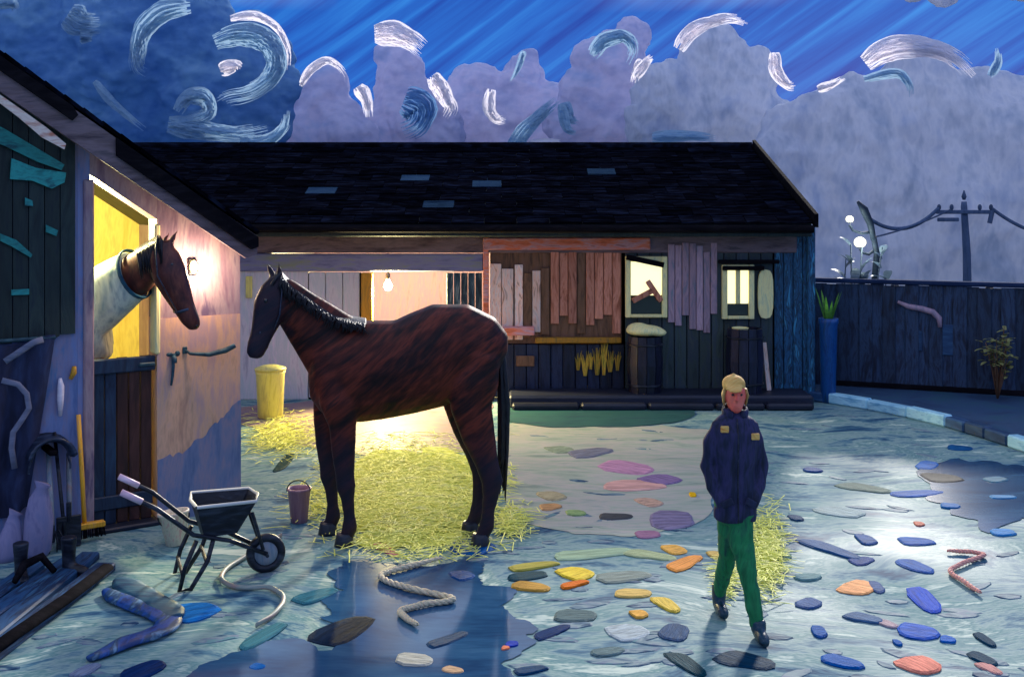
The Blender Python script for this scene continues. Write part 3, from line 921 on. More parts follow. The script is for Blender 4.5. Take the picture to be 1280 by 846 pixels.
b1, h1, r1 = barrel(806, 420, 489, 46, 'black stave barrel with a cream sack on top, before the braced window', None)
sack = fuse(MB().ball((0, 0, .07), (.25, .2, .075)).ball((-.08, .02, .1), (.15, .15, .07)).ball((.16, -.03, .05), (.12, .13, .05)), .018, 5)
so = link('feed_sack', sack, M_cream, None, True); so.location = b1.location + Vector((0, 0, h1 + .0)); tag(so, 'cream feed sack lying on the black barrel before the braced window', 'sack')
b2, h2, r2 = barrel(931, 410, 488, 48, 'black stave barrel below the shuttered window, beside a tan board', None)
MB_ = MB().lathe([(.04, 0), (.09, .01), (.11, .055), (.1, .06), (.08, .02), (.02, .015)], n=18)
bo = MB_.build('feed_scoop', M_cream); bo.location = b2.location + Vector((-.07, -.05, h2 * .945)); tag(bo, 'small pale bowl standing on the barrel below the shuttered window', 'bowl')
bo2 = MB().rbox(-.03, .03, -.012, .012, 0, .62, .006).build('tan_board', M_pale_board)
g = G(958, 486); bo2.location = (bx(956), BY - .24, .16); bo2.rotation_euler = (R(-14), R(-3), 0); tag(bo2, 'narrow tan board leaning on the barn wall right of a barrel', 'board')

# made-up bin and plate standing in for yellow light on the plaster wall
g = G(338, 522)
e = empty('lit_patch_bin', (g.x, g.y, 0)); tag(e, 'made-up yellow bin in place of a light patch by the grey plaster wall of the barn', 'feed bin')
MB().lathe([(.13, 0), (.15, .02), (.17, .52), (.18, .54), (.18, .57), (.155, .57), (.15, .53), (.12, .1)], n=22).build('bin', M_lit_patch, e, True)
MB().lathe([(.188, .575), (.188, .6), (.1, .63), (.02, .64)], n=22).build('lid', M_lit_patch, e, True)
MB().rbox(bx(308), bx(316), -.05, -.022, bz(372), bz(345), .006).build('lit_strip_plate', M_lit_patch, BARN)


# ------------------------------------------------------------------ left stable: gable end facing the yard
WO = Vector((-3.3, 8.9, 0)); WE = Vector((math.cos(R(35)), math.sin(R(35)), 0)); WN = Vector((WE.y, -WE.x, 0))   # WN points to the yard
ST = empty('gable_stable', WO, R(35))
tag(ST, 'gabled stable with peach plaster pier, plum bargeboard and lit half-door opening', 'stable')
# local frame: x along the wall, y into the building, z up


def WS(px, py, off=0.0):
    """local (x, z) of a pixel seen on the wall plane (off = distance in front of it)"""
    k = (px - 640) / F
    o = WO + WN * off
    s = (k * o.y - o.x) / (WE.x - k * WE.y)
    d = o.y + s * WE.y
    return s, EYE - (py - 245) / F * d


def wl(s, n, z):           # world point from wall coordinates, n = out from the wall
    return WO + WE * s + WN * n + Vector((0, 0, z))


def wpart(name, mat, x0, x1, y0, y1, z0, z1, bev=.012, parent=None, M=None):
    return MB().rbox(x0, x1, y0, y1, z0, z1, min(bev, (x1 - x0) * .3, (y1 - y0) * .3, (z1 - z0) * .3), M).build(name, mat, parent or ST)


vs0, vz0 = WS(0, 62, .3); vs1, vz1 = WS(287, 262, .3)          # upper verge edge
vsl = (vz1 - vz0) / (vs1 - vs0)
def vz(s): return vz0 + (s - vs0) * vsl
DS0, DS1 = WS(112, 300)[0], WS(196, 300)[0]
PS1 = WS(300, 400)[0]
DZ = WS(150, 446)[1]
TH = .22
LS = -2.6                                                       # left end, out of the picture
DROP = .085                                                      # wall top below verge


def wall_poly(s0, s1, z0a, z0b, top, name, mat, y0=0, y1=TH):
    pts = [(s0, y0, z0a), (s1, y0, z0b), (s1, y0, top(s1)), (s0, y0, top(s0))]
    return MB().prism(pts, (0, y1 - y0, 0)).build(name, mat, ST)


wt = lambda s: vz(s) - DROP
z_mid = WS(250, 395)[1]; z_foot_shade = WS(250, 560)[1]
dsl = lambda s: WS(112, 218)[1] + (s - DS0) * vsl * 1.0          # sloping head of the door
# piers and infill: eave shade and foot shade put into the plaster colours
dd = WS(97, 400)[0]
wall_poly(LS, dd, 0, 0, wt, 'wall_left', M_bluewash)
wall_poly(dd + .001, DS0, 0, 0, wt, 'pier', M_bluewash)
wall_poly(DS0 + .001, DS1, dsl(DS0), dsl(DS1), wt, 'head_wall', M_plum_shaded)
wall_poly(DS1 + .001, PS1, z_mid, z_mid, wt, 'pier_head', M_plum_shaded)
wall_poly(DS1 + .001, PS1, 0, 0, lambda s: z_mid - .001, 'pier_plaster', M_peach, -.006)
_top = []
for k in range(29):
    t = k / 28; q = DS1 + .004 + (PS1 + .004 - DS1 - .004) * t
    _top.append((q, -.012, z_foot_shade - .05 + .42 * t ** 1.6 + .07 * noise.noise(Vector((t * 5, 3, 0))) + .035 * noise.noise(Vector((t * 19, 8, 0)))))
MB().prism([(PS1 + .004, -.012, 0)] + _top[::-1] + [(DS1 + .004, -.012, 0)], (0, .0055, 0)).build('pier_foot_shade', M_foot_shade, ST)  # blue layer painted on for the shaded foot of the pier
wpart('jamb', M_plum_shaded, DS0 - .05, DS0 + .03, -.03, .1, 0, dsl(DS0) - .04)
wpart('jamb', M_cream, DS1 - .025, DS1 + .02, -.035, .1, DZ, dsl(DS1) - .04)
# dark green boarded loft front on the left, with turquoise boards
n = 6
gs0 = LS
r_ = random.Random(2)
gz = WS(50, 425)[1]
for i in range(14):
    a = dd - .02 - (i + 1) * .115
    pts = [(a, -.035, gz + r_.uniform(-.04, .04)), (a + .108, -.035, gz + r_.uniform(-.04, .04)), (a + .108, -.035, wt(a + .108) + .04), (a, -.035, wt(a) + .04)]
    MB().prism(pts, (0, .034 - r_.uniform(0, .008), 0)).build('board', M_dgreen, ST)
def wstrip(name, mat, pxs, thick, off):
    """a board on the wall, outline traced in wall coordinates"""
    pts = []
    for px, py in pxs:
        s, z = WS(px, py, off)
        pts.append((s, -off, z))
    return MB().prism(pts, (0, -thick, 0)).build(name, mat, ST)
wstrip('turquoise_board', M_turq, [(-20, 148), (8, 163), (50, 188), (80, 206), (76, 213), (45, 202), (8, 184), (-20, 172)], .02, .05)
wstrip('turquoise_board', M_turq, [(14, 198), (44, 210), (82, 216), (80, 228), (64, 236), (40, 226), (12, 224)], .02, .05)
wstrip('turquoise_board', M_turq, [(31, 247), (40, 251), (41, 258), (31, 257)], .015, .05)
wstrip('turquoise_board', M_turq, [(57, 281), (72, 288), (70, 295), (57, 290)], .015, .05)
wstrip('turquoise_board', M_turq, [(0, 292), (20, 300), (40, 318), (38, 322), (14, 308), (0, 301)], .015, .05)
wstrip('turquoise_board', M_turq, [(14, 362), (36, 361), (36, 368), (14, 369)], .015, .05)

# roof over the stable: deck, soffit boards, bargeboard, tiles on the verge
def rp(s, y, dz=0): return Vector((s, y, vz(s) + dz))
EX = PS1 + .05
YF, YB = -.22, 4.2
MB().prism([rp(LS, YF, -.10), rp(EX, YF, -.10), rp(EX, YB, -.10), rp(LS, YB, -.10)], (0, 0, .06)).build('roof_deck', M_soffit, ST)
slen = EX - LS
for i in range(3):
    y0 = YF + .015 + i * .066
    MB().prism([rp(LS, y0, -.135 - (i % 2) * .004), rp(EX - .02, y0, -.135 - (i % 2) * .004), rp(EX - .02, y0 + .06, -.135 - (i % 2) * .004), rp(LS, y0 + .06, -.135 - (i % 2) * .004)], (0, 0, .03)).build('soffit_board', M_soffit, ST)
MB().prism([rp(LS, YF - .04, -.30), rp(EX - .1, YF - .04, -.30), rp(EX, YF - .04, -.2), rp(EX, YF - .04, -.05), rp(LS, YF - .04, -.05)], (0, .035, 0)).build('bargeboard', M_barge, ST)
s0b = WS(150, 200, .38)[0]
MB().prism([rp(s0b, YF - .07, -.19), rp(EX - .06, YF - .07, -.2), rp(EX - .0, YF - .07, -.14), rp(EX, YF - .07, -.06), rp(s0b, YF - .07, -.05)], (0, .028, 0)).build('bargeboard', M_dark_timber, ST)
s1b = WS(95, 150, .38)[0]
MB().prism([rp(LS, YF - .07, -.14), rp(s1b, YF - .07, -.15), rp(s1b + .04, YF - .07, -.08), rp(s1b, YF - .07, -.04), rp(LS, YF - .07, -.04)], (0, .028, 0)).build('bargeboard', M_dark_timber, ST)
wstrip('salmon_trim', M_salmon, [(-10, 112), (30, 140), (58, 160), (82, 180), (80, 187), (52, 172), (24, 148), (-10, 122)], .015, .39)
ang = math.atan(vsl)
tl = MB().box(-.002, .19, 0, .28, 0, .03).mesh('tile'); tl.materials.append(M_slate)
nt_ = int(slen / math.cos(ang) / .17)
for k in range(5):
    for i in range(nt_):
        s = EX - i * .17 * math.cos(ang)
        o = bpy.data.objects.new('roof_tile', tl)
        o.matrix_local = Matrix.Translation(rp(s, YF - .05 + k * .283, -.035)) @ Matrix.Rotation(-ang + R(183), 4, 'Y') @ Matrix.Translation((0, 0, -.03))
        COL.objects.link(o); o.parent = ST
MB().prism([rp(LS, YF + 1.4, -.03), rp(EX, YF + 1.4, -.03), rp(EX, YB, -.03), rp(LS, YB, -.03)], (0, 0, .03)).build('roof_slope', M_slate, ST)
# inside: yellow limewashed box
wall_poly(LS, PS1, 0, 0, wt, 'inner_back_wall', M_yellow_wall, 2.6, 2.7)
wpart('inner_floor', M_concrete, LS, PS1, TH, 2.6, -.01, .02)
wall_poly(PS1 - .08, PS1 - .001, 0, 0, wt, 'side_wall', M_plum_shaded, TH + .001, 4.0)
wall_poly(LS, LS + .1, 0, 0, wt, 'inner_side_wall', M_yellow_wall, TH, 2.6)
# half door: ledged boards, oxblood on the right
nb = 5
bw = (DS1 - DS0 - .06) / nb
for i in range(nb):
    wpart('door_board', M_oxblood if i >= 2 else M_doorblue, DS0 + .03 + i * bw + .003, DS0 + .03 + (i + 1) * bw - .003, .03, .065, .04, DZ - .02 * (i % 2) - .01, .006)
wpart('door_rail', M_doorblue, DS0 + .01, DS1 - .01, -.005, .028, DZ - .13, DZ - .01)
wpart('door_rail', M_doorblue, DS0 + .02, DS1 - .03, .0, .028, .16, .27)
wpart('door_bolt', M_iron, DS1 - .15, DS1 - .02, -.03, -.006, DZ - .09, DZ - .06)
wpart('threshold', M_step, DS0 - .02, DS1 + .02, -.1, .2, 0, .04)

# lamp inside the stable and bulkhead lamp on the pier
bulb(wl(.0, -.62, 2.62), 'bare lit bulb inside the yellow stable above the rugged horse', (1.0, .86, .42), 120, r=.045, drop=.3)
s_, z_ = WS(243, 334, .07)
e = empty('wall_lamp', wl(s_, .0, z_), R(35)); tag(e, 'small orange bulkhead lamp on the plum pier beside the horse in the doorway', 'wall lamp')
MB().rbox(-.035, .035, -.03, 0.0, -.07, .07, .008).build('backplate', M_black, e)
MB().ball((0, -.055, 0), (.03, .035, .055)).build('glass', glow('amber_glass', (1.0, .62, .22), 14), e, True)
for z in (-.03, .0, .03):
    MB().tube([(-.036, -.03, z), (-.03, -.08, z), (0, -.1, z), (.03, -.08, z), (.036, -.03, z)], .004, n=6).build('guard_wire', M_black, e)
l = bpy.data.lights.new('lamp', 'POINT'); l.energy = 14; l.color = (1.0, .74, .5); l.shadow_soft_size = .05
lo = bpy.data.objects.new('lamp', l); COL.objects.link(lo); lo.parent = e; lo.location = (0, -.16, -.02)

# tap and bracket on the pier
s_, z_ = WS(216, 445, .03)
e = empty('wall_tap', wl(s_, .006, z_), R(35)); tag(e, 'blue iron tap with cross handle and pipe on the peach pier', 'tap')
MB().tube([(0, -.02, 0), (.006, -.02, -.08), (.0, -.02, -.16), (-.012, -.02, -.24)], [.013, .014, .012, .009], n=10).build('pipe', M_iron, e, True)
MB().tube([(0, .01, 0), (0, -.05, 0), (0, -.085, -.02), (0, -.09, -.05)], [.016, .018, .015, .013], n=10).build('spout', M_iron, e, True)
MB().ball((-.035, -.05, .018), (.028, .014, .018)).ball((.03, -.05, .022), (.022, .014, .024)).tube([(-.03, -.05, .015), (.03, -.05, .018)], .01, n=8).build('handle', M_iron, e, True)
s_, z_ = WS(232, 438, .03)
s2_, z2_ = WS(294, 437, .12)
e = empty('saddle_bracket', wl(s_, .006, z_), R(35)); tag(e, 'curved blue iron bracket on the peach pier right of the tap', 'bracket')
L_ = s2_ - s_
MB().tube([(0, 0, .005), (.03, -.05, -.025), (L_ * .45, -.09, -.04), (L_ * .8, -.1, -.015), (L_, -.11, .02)], [.008, .014, .02, .024, .02], n=10).build('arm', M_iron, e, True)
MB().rbox(-.02, .02, -.012, .0, -.03, .03, .005).build('wall_plate', M_iron, e)

# tack and tools by the left wall
s_, z_ = WS(-4, 428, .06); s2_, z2_ = WS(62, 425, .06); s3_, z3_ = WS(30, 640, .06)
e = empty('hanging_rug', wl((s_ + s2_) / 2, .02, z_), R(35)); tag(e, 'dark navy horse rug with grey binding hung on the blue stable wall', 'horse rug')
hw = (s2_ - s_) / 2 + .04; hh = z_ - z3_
vs, fs = [], []
nx, nz = 13, 14
for j in range(nz + 1):
    for i in range(nx + 1):
        u, v = i / nx, j / nz
        w_ = hw * (1 - .42 * v)
        x = -hw + (u * 2) * w_
        vs.append((x, -.05 - .035 * math.sin(u * 9 + v * 2) * (.4 + v), -v * hh - .03 * math.sin(u * 5)))
b0 = len(vs)
vs += [(v[0], v[1] + .025, v[2]) for v in vs]
for j in range(nz):
    for i in range(nx):
        q = j * (nx + 1) + i
        fs.append((q, q + 1, q + nx + 2, q + nx + 1)); fs.append((b0 + q, b0 + q + nx + 1, b0 + q + nx + 2, b0 + q + 1))
MB().add(vs, fs).build('cloth', M_horserug, e, True)
pts = []
for (px, py) in ((2, 475), (22, 480), (33, 492), (36, 510), (26, 526), (16, 540), (14, 560), (18, 585)):
    a_, b_ = WS(px, py, .12); pts.append(Vector((a_ - (s_ + s2_) / 2, -.11, b_ - z_)))
MB().tube(pts, [(.022, .008)] * len(pts), n=8, lat=(1, 0, 0)).build('binding', M_binding, e, True)
pts = []
for (px, py) in ((6, 452), (24, 440), (42, 428), (54, 424)):
    a_, b_ = WS(px, py, .12); pts.append(Vector((a_ - (s_ + s2_) / 2, -.1, b_ - z_)))
MB().tube(pts, [(.025, .008)] * len(pts), n=8, lat=(0, 0, 1)).build('strap', M_binding, e, True)
MB().tube([(-hw, -.05, .01), (hw, -.05, .01)], .015, n=8).build('rail', M_iron, e)

s_, z_ = WS(62, 556, .15)
e = empty('saddle', wl(s_, .0, z_), R(35)); tag(e, 'dark blue leather saddle on a wall rack left of the half-door', 'saddle')
m = MB()
for i in range(9):
    t = i / 8
vs, fs = [], []
for j in range(9):
    for i in range(15):
        a = R(-80 + 160 * i / 14); u = -.12 + .24 * j / 8
        rr = .145 + .03 * math.cos(u * 20) * 0 + .03 * (u / .12) ** 2
        ln = 1.0 + .12 * abs(math.sin(a)) * (1 if j > 2 else .3)
        vs.append((rr * math.sin(a) * ln, -.15 + u, rr * math.cos(a) * 1.0 - .1))
b0 = len(vs)
vs += [(v[0] * .86, v[1], v[2] - .02) for v in vs]
for j in range(8):
    for i in range(14):
        q = j * 15 + i
        fs.append((q, q + 1, q + 16, q + 15)); fs.append((b0 + q, b0 + q + 15, b0 + q + 16, b0 + q + 1))
for i in range(14):
    for j in (0, 8):
        q = j * 15 + i
        fs.append((q, b0 + q, b0 + q + 1, q + 1))
MB().add(vs, fs).build('seat', M_leather, e, True)
MB().rbox(-.03, .03, -.28, 0, -.06, -.02, .008).build('rack', M_dark_timber, e)
for sgn in (-1, 1):
    MB().tube([(sgn * .13, -.15, -.09), (sgn * .15, -.16, -.16), (sgn * .15, -.16, -.2)], .008, n=6).build('stirrup_leather', M_leather, e)

s_, z_ = WS(76, 473, .05); s2_, z2_ = WS(75, 520, .05)
o = MB().tube([(0, -.03, 0), (.004, -.035, -.06), (0, -.04, -.16), (.0, -.035, z2_ - z_)], [.012, .026, .026, .014], n=10).build('body_brush', M_white, None, True)
o.location = wl(s_, .0, z_); o.rotation_euler = (0, 0, R(35)); tag(o, 'white pink dandy brush hanging on the blue wall above the saddle', 'brush')
s_, z_ = WS(90, 458, .04)
o = MB().tube([(.02, -.03, .0), (.015, -.035, -.05), (-.012, -.035, -.1)], [.016, .024, .014], n=8).build('hoof_pick', M_orange_wood, None, True)
o.location = wl(s_, .0, z_); o.rotation_euler = (0, 0, R(35)); tag(o, 'small ochre hoof pick hanging on the blue wall near the door jamb', 'hoof pick')


def tool(name, px0, py0, px1, py1, off0, off1, r, mat, label, cat, head=None):
    s0, z0 = WS(px0, py0, off0); s1, z1 = WS(px1, py1, off1)
    z1 = max(z1, .0)
    A, B = wl(s0, off0, z0), wl(s1, off1, z1)
    e = empty(name, B); tag(e, label, cat, None)
    d = A - B
    MB().tube([(0, 0, 0.06), d * .5 + Vector((.004, 0, .0)), d], [r, r * 1.05, r], n=10).build('handle', mat, e, True)
    if head == 'broom':
        MB().rbox(-.15, .15, -.03, .03, .07, .115, .008, Matrix.Rotation(R(35), 4, 'Z')).build('stock', M_orange_wood, e)
        m = MB(); rr = random.Random(4)
        for i in range(60):
            x, y = rr.uniform(-.14, .14), rr.uniform(-.025, .025)
            p = Matrix.Rotation(R(35), 3, 'Z') @ Vector((x, y, .075)); q = Matrix.Rotation(R(35), 3, 'Z') @ Vector((x * 1.08, y * 1.4, .0))
            m.tube([p, q], .004, n=4)
        m.build('bristles', M_dark_timber, e)
    if head == 'fork':
        for x in (-.08, -.027, .027, .08):
            MB().tube([Matrix.Rotation(R(35), 3, 'Z') @ Vector((x * .5, 0, .16)), Matrix.Rotation(R(35), 3, 'Z') @ Vector((x, -.03, .08)), Matrix.Rotation(R(35), 3, 'Z') @ Vector((x, -.01, .0))], [.008, .007, .004], n=6).build('tine', M_black, e)
        MB().tube([(0, 0, .07), (0, 0, .2)], .016, n=8).build('socket', M_black, e)
    if head == 'spade':
        Mz = Matrix.Rotation(R(35), 4, 'Z')
        MB().rbox(-.09, .09, -.01, .01, .0, .24, .006, Mz).build('blade', M_black, e)
        MB().tube([(0, 0, .2), (0, 0, .34)], .02, n=8).build('socket', M_black, e)
    return e


tool('broom', 98, 518, 106, 672, .06, .22, .018, M_orange_wood, 'yard broom with orange handle leaning beside the door jamb', 'broom', 'broom')
tool('pitchfork', 60, 560, 66, 690, .06, .34, .02, M_grey_wood, 'pitchfork with pale grey handle leaning on the wall by the saddle', 'pitchfork', 'fork')
tool('spade', 86, 566, 86, 684, .06, .3, .02, M_grey_wood, 'spade with blue grey handle leaning between fork and broom', 'spade', 'spade')
tool('iron_bar', 68, 540, 82, 692, .05, .36, .014, M_black, 'thin black iron bar leaning among the tools', 'iron bar')


def sackbag(px, py, w, h, label, seed):
    g = G(px, py); sc_ = F / g.y
    w, h = w / sc_, h / sc_
    r = random.Random(seed)
    m = MB()
    m.tube([(0, 0, 0), (0, 0, .05), (.01, 0, h * .5), (.02, 0, h * .8), (.03, 0, h * .92), (.05, 0, h)], [(w * .42, w * .3), (w * .5, w * .36), (w * .48, w * .36), (w * .3, w * .22), (w * .2, w * .14), (w * .32, w * .2)], lat=(1, 0, 0), n=18)
    for v in m.v:
        nz = noise.noise(v * 9 + Vector((seed, 0, 0)))
        v += Vector((nz, nz * .6, nz * .3)) * .03
        v.z = max(v.z, 0)
    o = m.build('feed_sack', M_sack, None, True)
    o.location = g
    o.rotation_euler = (0, 0, R(20 * seed))
    tag(o, label, 'sack')


sackbag(45, 696, 34, 92, 'slumped lilac feed sack standing by the tools below the navy rug', 1)
sackbag(12, 700, 30, 60, 'squat lilac feed sack behind the boots by the navy rug', 2)


def boot(px, py, label, rz):
    g = G(px, py)
    e = empty('rubber_boot', g, rz); tag(e, label, 'boot', 'muddy boots by the planks')
    me = fuse(MB().tube([(0, 0, .02), (0, 0, .1), (0, 0, .2), (0, 0, .27)], [(.045, .05), (.042, .047), (.048, .052), (.055, .058)], n=14)
              .tube([(0, .03, .045), (0, -.05, .045), (0, -.13, .04), (0, -.17, .035)], [(.042, .04), (.043, .045), (.045, .034), (.03, .022)], lat=(1, 0, 0), n=12), .012, 3)
    link('shaft', me, M_black, e, True)
    MB().rbox(-.047, .047, -.175, .05, 0, .02, .01).build('sole', M_dark_timber, e)


boot(26, 726, 'black rubber boot standing before the lilac sacks', R(30))
boot(86, 718, 'black rubber boot standing at the end of the blue planks', R(70))

# blue planks lying on the yard
for i in range(4):
    x0 = -3.46 + i * .155
    r = random.Random(i)
    o = MB().rbox(-.07, .07, -1.15, 1.0, 0, .06, .012).build('wet_plank', M_plank)
    o.location = (x0 + .03, 7.0 + (.12 * (i % 3)), .0); o.rotation_euler = (0, 0, R(-3 + 2 * r.uniform(-1, 1)))
    tag(o, ('wet dark blue plank next to the feed sacks, farthest from the black rail', 'wet dark blue plank third from the black tarred rail',
            'wet dark blue plank second from the black tarred rail', 'wet dark blue plank lying against the black tarred rail')[i], 'plank', 'blue planks on the yard')
o = MB().tube([(0, .9, .1), (.02, .3, .1), (.0, -.3, .095), (.02, -.9, .1)], [(.03, .05)] * 4, lat=(0, 0, 1), n=10).build('tarred_pole', M_dark_timber, None, True)
o.location = (-2.93, 6.95, -.03); o.rotation_euler = (0, 0, R(-6)); tag(o, 'black tarred rail lying along the outer edge of the blue planks', 'rail')
o = MB().tube([G(18, 742) + Vector((0, 0, .08)), G(30, 735) + Vector((0, 0, .16)), G(52, 724) + Vector((0, 0, .16)), G(68, 728) + Vector((0, 0, .08))], [.02, .03, .03, .02], n=10).build('bent_pipe', M_dark_timber, None, True)
tag(o, 'short bent black pipe lying on the end of the blue planks', 'pipe')


def ribbon(name, px, w, mat, label, cat, th=.02, rz=.03, n=10, twist=False):
    ps = [G(*p) for p in px]
    pts = []
    for i in range(len(ps) - 1):
        p0 = ps[max(i - 1, 0)]; p1 = ps[i]; p2 = ps[i + 1]; p3 = ps[min(i + 2, len(ps) - 1)]
        for k in range(6):
            t = k / 6
            pts.append(.5 * ((2 * p1) + (p2 - p0) * t + (2 * p0 - 5 * p1 + 4 * p2 - p3) * t * t + (3 * p1 - p0 - 3 * p2 + p3) * t ** 3))
    pts.append(ps[-1])
    m = len(pts)
    rad = []
    for i in range(m):
        t = i / (m - 1)
        k = min(1, 4 * t + .35, 4 * (1 - t) + .35)
        pts[i] = pts[i] + Vector((0, 0, rz + .002 * math.sin(i * 1.1)))
        rad.append((th, w * k))
    if twist:
        mb = MB()
        fine = []
        for i in range(m - 1):
            for k in range(5): fine.append((pts[i].lerp(pts[i + 1], k / 5), w * min(1, 4 * i / m + .6, 4 * (1 - i / m) + .5)))
        for q in range(3):
            hel = []
            for i, (p, ww) in enumerate(fine):
                t = (fine[min(i + 1, len(fine) - 1)][0] - fine[max(i - 1, 0)][0]).normalized()
                l = Vector((-t.y, t.x, 0)); a = i * .42 + q * 2.094
                hel.append(p + (l * math.cos(a) + Vector((0, 0, 1)) * math.sin(a) * .8) * ww * .5)
            mb.tube(hel, [f_[1] * .58 for f_ in fine], n=6)
        o = mb.build(name, mat, None, True)
    else:
        o = MB().tube(pts, rad, lat=(0, 0, 1), n=n).build(name, mat, None, True)
    tag(o, label, cat)
    return o


ribbon('webbing_strap', [(132, 742), (150, 752), (190, 768), (211, 780), (196, 794), (160, 806), (112, 828)], .085, M_strap, 'broad blue webbing strap folded in a V beside the planks', 'strap', .018, .022)
ribbon('canvas_strip', [(148, 728), (170, 742), (200, 760), (222, 776)], .1, M_tealstrap, 'wide teal canvas strip lying above the blue webbing strap', 'canvas', .02, .024)
ribbon('lead_rope', [(552, 702), (512, 712), (476, 724), (505, 738), (566, 753), (530, 760), (502, 768), (506, 776), (522, 786)], .022, M_rope, 'cream lead rope lying in a zigzag under the bay horse', 'rope', .022, .028, twist=True)
ribbon('lead_rope', [(1184, 692), (1208, 693), (1230, 697), (1208, 706), (1188, 717), (1204, 730), (1226, 745)], .018, M_pinkrope, 'pink lead rope lying in a zigzag on the dark side of the yard', 'rope', .018, .024, twist=True)
ribbon('hose', [(352, 672), (322, 690), (286, 712), (277, 728), (300, 738), (336, 738), (354, 750), (346, 768), (320, 786)], .017, M_hose, 'pale hose curling over the yard before the wheelbarrow', 'hose', .017, .022)


# ------------------------------------------------------------------ wheelbarrow and bucket
WB = empty('wheelbarrow', (-2.64, 7.6, 0), math.atan2(.36, .93)); WB.scale = (.93,) * 3; tag(WB, 'black wheelbarrow with pale rim and pink handle grips by the half-door', 'wheelbarrow')
vs, fs = [], []
top = [(.50, -.22), (.93, -.2), (.97, 0), (.93, .2), (.50, .22), (.475, 0)]
bot = [(.56, -.15), (.80, -.12), (.83, 0), (.80, .12), (.56, .15), (.545, 0)]
n = 6
for lst, z in ((top, .60), (bot, .36)):
    for (u, v) in lst: vs.append((u, v, z))
for (u, v) in bot: vs.append((.69 + (u - .69) * .95, v * .95, .375))
for (u, v) in top: vs.append((.72 + (u - .72) * .96, v * .95, .60))
fs = [(k, (k + 1) % n, n + (k + 1) % n, n + k) for k in range(n)] + [tuple(range(n, 2 * n))[::-1]]
fs += [(3 * n + k, 2 * n + k, 2 * n + (k + 1) % n, 3 * n + (k + 1) % n) for k in range(n)] + [tuple(range(2 * n, 3 * n))] + [(k, 3 * n + k, 3 * n + (k + 1) % n, (k + 1) % n) for k in range(n)]
MB().add(vs, fs).build('tray', M_black, WB)
rim = [(u, v, .605) for u, v in top]; rim.append(rim[0])
MB().tube(rim, .013, lat=(0, 0, 1), n=8, caps=False).build('rim', M_steel_pale, WB, True)
for sgn in (-1, 1):
    h = [(0, sgn * .24, .76), (.22, sgn * .24, .63), (.48, sgn * .19, .4), (.75, sgn * .12, .31), (1.03, sgn * .06, .16)]
    MB().tube(h, .017, n=10).build('handle', M_black, WB, True)
    MB().tube([(-.02, sgn * .24, .772), (.12, sgn * .24, .69)], .024, n=10).build('grip', M_pinkgrip, WB, True)
    MB().tube([(.5, sgn * .2, .36), (.42, sgn * .21, .18), (.38, sgn * .21, .012), (.46, sgn * .2, .012), (.58, sgn * .19, .2), (.62, sgn * .17, .34)], .017, n=10).build('leg', M_black, WB, True)
    MB().tube([(.9, sgn * .2, .52), (1.0, sgn * .07, .2)], .014, n=8).build('stay', M_black, WB)
MB().tube([(.40, -.21, .13), (.40, .21, .13)], .014, n=8).build('crossbar', M_black, WB)
MB().tube([(.57, -.19, .2), (.57, .19, .2)], .014, n=8).build('crossbar', M_black, WB)
wh = empty('wheel', (1.03, 0, .15)); wh.parent = WB
m = MB()
cir = [(.118 * math.cos(2 * math.pi * k / 28), 0, .118 * math.sin(2 * math.pi * k / 28)) for k in range(29)]
m.tube(cir, .032, lat=(0, 1, 0), n=10, caps=False).build('tyre', M_black, wh, True)
MB().lathe([(.03, -.012), (.088, -.016), (.088, .016), (.03, .012)], n=22, M=Matrix.Rotation(R(90), 4, 'X')).build('rim', M_grey_wood, wh, True)
MB().tube([(0, -.08, 0), (0, .08, 0)], .014, n=8).build('axle', M_black, wh)

e = empty('bucket', G(221, 680), R(20)); tag(e, 'cream plastic bucket standing behind the wheelbarrow tray', 'bucket')
e.rotation_euler = (R(-4), R(-6), R(20)); e.scale = (1.15,) * 3
MB().lathe([(.06, 0), (.068, .005), (.096, .2), (.104, .205), (.104, .22), (.09, .22), (.084, .19), (.056, .012)], n=24).build('pail', M_bucket, e, True)
MB().tube([(.1 * math.cos(R(a)), .02 * math.sin(R(a)) - .04, .2 - .09 * math.sin(R(a))) for a in range(0, 181, 15)], .005, n=6).build('bail', M_black, e)
e = empty('bucket', G(374, 652), R(0)); tag(e, 'made-up pink bucket in place of the bay reflection beside the front hooves of the bay horse', 'bucket')  # bucket made up from the bay's pink reflection on the ground
MB().lathe([(.06, 0), (.068, .005), (.092, .26), (.1, .265), (.1, .28), (.086, .28), (.08, .25), (.056, .012)], n=24).build('pail', M_pinkreflection, e, True)
MB().tube([(.095 * math.cos(R(a)), -.03 - .01 * math.sin(R(a)), .26 + .09 * math.sin(R(a))) for a in range(0, 181, 15)], .005, n=6).build('bail', M_black, e)


# ------------------------------------------------------------------ the bay horse, side on
HD = F * EYE / (674 - 245.0); HS = F / HD
HX0 = (500 - 640) / HS
def hp(px, py, v=0): return Vector(((px - 500) / HS, v, EYE - (py - 245) / HS))


